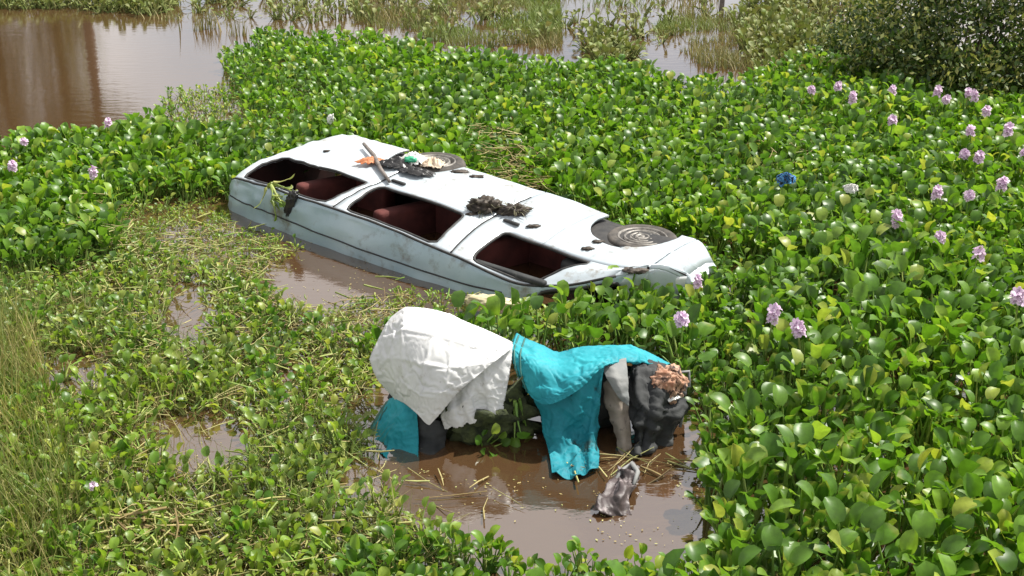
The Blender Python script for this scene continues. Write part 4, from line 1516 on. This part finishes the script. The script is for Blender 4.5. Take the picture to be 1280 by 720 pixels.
# low mats of floating leaves far out (yellow green)
f1 = np.concatenate([pick([(915, 25), (980, 15), (1040, 40), (1110, 50), (1090, 100), (960, 105), (930, 60)], 240, 0), pick([(725, 66), (740, 48), (770, 48), (795, 68), (785, 84), (730, 84)], 40, 0),
                     pick([(-60, -2), (-60, 10), (80, 12), (85, 2)], 90, 0), pick([(90, 4), (120, 18), (205, 20), (220, 4)], 90, 0),
                     pick([(930, -4), (930, 14), (1100, 30), (1120, -4)], 90, 0), pick([(235, -4), (240, 16), (330, 30), (440, 34), (440, -4)], 45, 0),
                     pick([(700, -4), (705, 60), (820, 60), (900, 14), (900, -4)], 30, 0), pick([(440, -4), (445, 30), (560, 58), (700, 62), (700, -4)], 60, 0)])
Vs, Qs, Ts, As, Ms, off = [], [], [], [], [], 0
for p in f1:
    kind = KB
    base = Matrix.Translation((p[0], p[1], -.03)) @ Matrix.Rotation(rng.uniform(0, 6.28), 4, 'Z') @ Matrix.Scale(rng.uniform(.9, 1.5), 4)
    for (kk, mm) in kind.plants[int(rng.integers(0, 10))]:
        add_leaf(*kind.coarse[kk], base @ mm, rng.uniform(.25, .9))
me = mesh_np('floating_leaves', np.concatenate(Vs), np.concatenate(Qs), attrs={'tint': np.concatenate(Ts), 'age': np.concatenate(As)}, mi=np.concatenate(Ms))
tag(link('floating_leaves', me, None, [M['marsh'], M['marsh']]), 'olive floating leaves in patches on the far marsh water', 'water plants', kind='stuff')

# straw: fallen stems, lying at all angles
def straws(pts, ln, wd, zmax, name, label, mat='straw', age=0.0):
    r_ = np.random.default_rng(len(pts) + 3)
    n = len(pts)
    az = r_.uniform(0, 2 * np.pi, n)
    el = r_.normal(0, .16, n)
    le = ln * r_.uniform(.35, 1.2, n)
    D = np.stack([np.cos(az) * np.cos(el), np.sin(az) * np.cos(el), np.sin(el)], 1)
    U = np.stack([-np.sin(az), np.cos(az), np.zeros(n)], 1)
    W_ = np.cross(D, U)
    w = wd * r_.uniform(.5, 1.4, n)
    c = pts.copy()
    c[:, 2] = r_.uniform(.01, zmax, n)
    bend = r_.uniform(-.08, .08, n)
    V = np.zeros((n, 9, 3))
    for j, s in enumerate((-.5, 0, .5)):
        cc = c + D * (le * s)[:, None] + U * (bend * le * (1 - 4 * s * s))[:, None]
        for k in range(3):
            a = 2 * np.pi * k / 3
            V[:, j * 3 + k] = cc + (U * math.cos(a) + W_ * math.sin(a)) * (w * (1 if j < 2 else .5))[:, None]
    b0 = np.arange(n) * 9
    Q = np.concatenate([np.stack([b0 + j * 3 + k, b0 + j * 3 + (k + 1) % 3, b0 + (j + 1) * 3 + (k + 1) % 3, b0 + (j + 1) * 3 + k], 1) for j in range(2) for k in range(3)])
    me = mesh_np(name, V.reshape(-1, 3), Q, attrs={'tint': np.repeat(r_.random(n), 9), 'age': np.repeat(r_.random(n) * age, 9)})
    return tag(link(name, me, None, M[mat]), label, 'straw', kind='stuff')


s1 = pick([(-200, 350), (150, 300), (290, 290), (520, 380), (460, 420), (470, 560), (500, 650), (580, 720), (-200, 800)], 3800)
s1 = s1[(~puddle(*proj(s1[:, 0], s1[:, 1], 0)) | (rng.random(len(s1)) < .10)) & ~inside(WRECK, *proj(s1[:, 0], s1[:, 1], 0)) & ~inside(W_CAR, *proj(s1[:, 0], s1[:, 1], 0))]
straws(s1, .27, .0032, .10, 'straw', 'dry straw and dead stems tangled in the trampled weed')
s5 = pick([(-200, 350), (150, 290), (290, 270), (540, 380), (700, 385), (640, 430), (460, 430), (470, 560), (500, 650), (580, 720), (-200, 800)], 1200)
s5 = s5[(~puddle(*proj(s5[:, 0], s5[:, 1], 0)) | (rng.random(len(s5)) < .06)) & ~inside(WRECK, *proj(s5[:, 0], s5[:, 1], 0)) & ~inside(W_CAR, *proj(s5[:, 0], s5[:, 1], 0))]
straws(s5, .17, .0062, .16, 'broken_petioles', 'pale broken hyacinth stalks strewn over the trampled weed', 'stem', .9)
s2 = np.concatenate([pick([(580, 185), (610, 178), (668, 205), (690, 262), (640, 250), (600, 235)], 900), pick([(930, 190), (1010, 195), (1000, 225), (930, 215)], 120), pick([(90, 270), (170, 280), (170, 340), (100, 330)], 160)])
s2 = s2[nz2(s2, 2.4, 8.0) + rng.uniform(-.3, .3, len(s2)) > .02]
straws(s2, .32, .005, .28, 'dead_stems', 'pale dead stems in gaps of the green mat')
s3 = np.concatenate([pick([(500, 590), (640, 600), (640, 660), (560, 650)], 9), pick([(690, 580), (880, 560), (870, 600), (720, 605)], 22)])
straws(s3, .32, .005, .03, 'floating_stems', 'thin stems floating on the brown pool')
# a bundle of broken reeds at the near edge
s4 = pick([(145, 655), (235, 650), (245, 685), (150, 690)], 60)
straws(s4, .5, .008, .14, 'broken_reeds', 'bundle of broken brown reeds in the near weed')

fk = np.concatenate([pick(W_POOL, 420, .006), pick(W_CAR, 160, .006), pick([(200, 520), (310, 515), (320, 590), (210, 590)], 120, .006), pick([(40, 450), (150, 450), (150, 500), (40, 500)], 90, .006)])
fk = fk[(nz2(fk, 2.2, 5.0) > .02) | (rng.random(len(fk)) < .2)]
nfk = len(fk)
aa = rng.uniform(0, 6.28, nfk)
la, wa_ = rng.uniform(.003, .013, nfk), rng.uniform(.002, .006, nfk)
ex = np.stack([np.cos(aa), np.sin(aa), np.zeros(nfk)], 1) * la[:, None]
ey = np.stack([-np.sin(aa), np.cos(aa), np.zeros(nfk)], 1) * wa_[:, None]
Vf = np.stack([fk - ex, fk + ey, fk + ex, fk - ey], 1).reshape(-1, 3)
me = mesh_np('floating_bits', Vf, np.arange(nfk)[:, None] * 4 + np.arange(4), attrs={'tint': np.repeat(rng.random(nfk), 4), 'age': np.zeros(nfk * 4)})
tag(link('floating_bits', me, None, M['straw']), 'bits of dead leaf and scum floating on the brown water', 'debris', kind='stuff')

# reed tufts in the far water
for (px, py, n, hh, lab) in ((258, 36, 60, .42, 'upright brown reed tuft standing in the open water'), (298, 44, 26, .36, 'thin reed tuft by the corner of the green mat'), (214, 24, 40, .28, 'bent brown reed tuft lying over the far water')):
    c = at(px, py)
    pp = np.stack([rng.normal(c.x, .16, n), rng.normal(c.y, .12, n), np.full(n, -.03)], 1)
    o = blades(pp, hh, .012, .5 if 'bent' not in lab else 1.2, 3, None, 'reed_tuft', 'marsh')
    tag(o, lab, 'reeds', 'reed tufts in the far water')

# ------------------------------------------------------------------ shrubs and trees
def leafy(name, centre, blobs, nleaf, ls, seed, stems, label, mat='shrub', cat='shrub', trunk=None):
    r_ = np.random.default_rng(seed)
    e = empty(name, centre)
    tag(e, label, cat)
    # branches
    bm_parts = []
    for k in range(stems):
        b_ = blobs[k % len(blobs)]
        tip = Vector(b_[:3]) + Vector(r_.normal(0, .25, 3)) * b_[3]
        root = Vector((r_.normal(0, .12), r_.normal(0, .12), -.1)) if trunk is None else Vector((0, 0, trunk))
        mid = root.lerp(tip, .5) + Vector(r_.normal(0, .10, 3)) * b_[3]
        o = link('branch', tube('branch', [root, mid, tip], (.022 if trunk is None else .06), 5, taper=[1, .7, .25]), e, M['bark'])
    if trunk is not None:
        link('trunk', tube('trunk', [(0, 0, -.4), (.05, 0, trunk * .5), (0, .03, trunk), (.05, 0, trunk * 1.6)], .16, 8, taper=[1.3, 1, .85, .5]), e, M['bark'])
    n = nleaf
    bi = r_.integers(0, len(blobs), n)
    B = np.array(blobs)
    d = r_.normal(0, 1, (n, 3))
    d /= np.linalg.norm(d, axis=1, keepdims=True)
    rr = r_.uniform(.35, 1, n) ** .5
    c = B[bi, :3] + d * (rr * B[bi, 3])[:, None] * np.array([1, 1, .85])
    # clumps: pull leaves towards twig ends
    tw = c[r_.integers(0, n, n // 14)]
    near = r_.integers(0, len(tw), n)
    c = np.where((r_.random(n) < .8)[:, None], tw[near] + r_.normal(0, ls * 1.1, (n, 3)) * (1 + 1.2 * r_.random((n, 1))), c)
    c = c + .22 * np.stack([nz2(c * 1.7, 1.0, 3.0 + q_) for q_ in range(3)], 1) * B[bi, 3:4]
    a = r_.normal(0, 1, (n, 3)) + np.array([0, 0, .5])
    a /= np.linalg.norm(a, axis=1, keepdims=True)
    s = np.cross(a, r_.normal(0, 1, (n, 3)))
    s /= np.linalg.norm(s, axis=1, keepdims=True)
    nn = np.cross(a, s)
    l_ = (ls * r_.uniform(.6, 1.3, n))[:, None]
    V = np.stack([c, c + a * l_ * .5 + s * l_ * .24 + nn * l_ * .07, c + a * l_ + nn * l_ * -.05, c + a * l_ * .5 - s * l_ * .24 + nn * l_ * .07], 1)
    Q = (np.arange(n)[:, None] * 4 + np.arange(4))
    me = mesh_np('crown', V.reshape(-1, 3), Q, attrs={'tint': np.repeat(r_.random(n), 4), 'age': np.zeros(n * 4)})
    cr = link('crown', me, e, M[mat])
    cr['kind'] = 'stuff'
    return e


c1 = at(1205, 118)
leafy('shrub', c1, [(0, 0, .7, .75), (-.75, -.1, .45, .5), (.8, .2, .8, .8), (.3, .5, 1.5, .8), (-.3, .3, 1.15, .6), (1.3, -.2, .6, .6), (-1.1, .4, .5, .45), (-.6, .8, 1.3, .6), (.9, .6, 1.9, .8), (-.2, -.6, .35, .4), (.7, -.6, .4, .4)], 20000, .085, 5, 22, 'dark leafy shrub standing at the edge of the hyacinth mat')
c2 = at(1400, 100)
leafy('shrub', c2, [(0, 0, .9, 1.0), (-.9, -.1, .8, .7), (.8, .2, .9, .9), (-.3, .5, 1.8, .8)], 11000, .085, 8, 14, 'dark shrub half hidden behind the first shrub')
c3 = at(1085, 82)
leafy('shrub', c3, [(0, 0, .25, .35), (.45, .1, .4, .45), (-.45, 0, .2, .3), (.1, .5, .55, .4)], 5000, .075, 9, 7, 'low sprawling bush with yellowish leaves beside the dark shrub')
# trees on the far bank, seen as dark streaks mirrored in the open water
leafy('tree', (-15.4, 36, .2), [(0, 0, 3.2 + k * .95, .75) for k in range(9)] + [(.3, 0, 2.4, .7)], 14000, .14, 11, 12, 'slender leafy tree farthest along the bank, mirrored in open water', 'shrub', 'tree', trunk=2.2)
leafy('tree', (-13.6, 36, .2), [(0, 0, 2.6 + k * .95, 1.0 - .03 * k) for k in range(10)] + [(.3, 0, 2.0, .8)], 18000, .14, 13, 12, 'dense leafy tree between the slender and the high crowned tree', 'shrub', 'tree', trunk=1.8)
leafy('tree', (-12.3, 35, .2), [(0, 0, 5.4 + k * .8, 1.15) for k in range(6)] + [(.5, 0, 6.2, .9), (-.4, .2, 7.3, .9), (-.7, 0, 5.6, .9)], 16000, .14, 12, 12, 'tall tree with high crown beyond the open water, mirrored in it', 'shrub', 'tree', trunk=4.6)
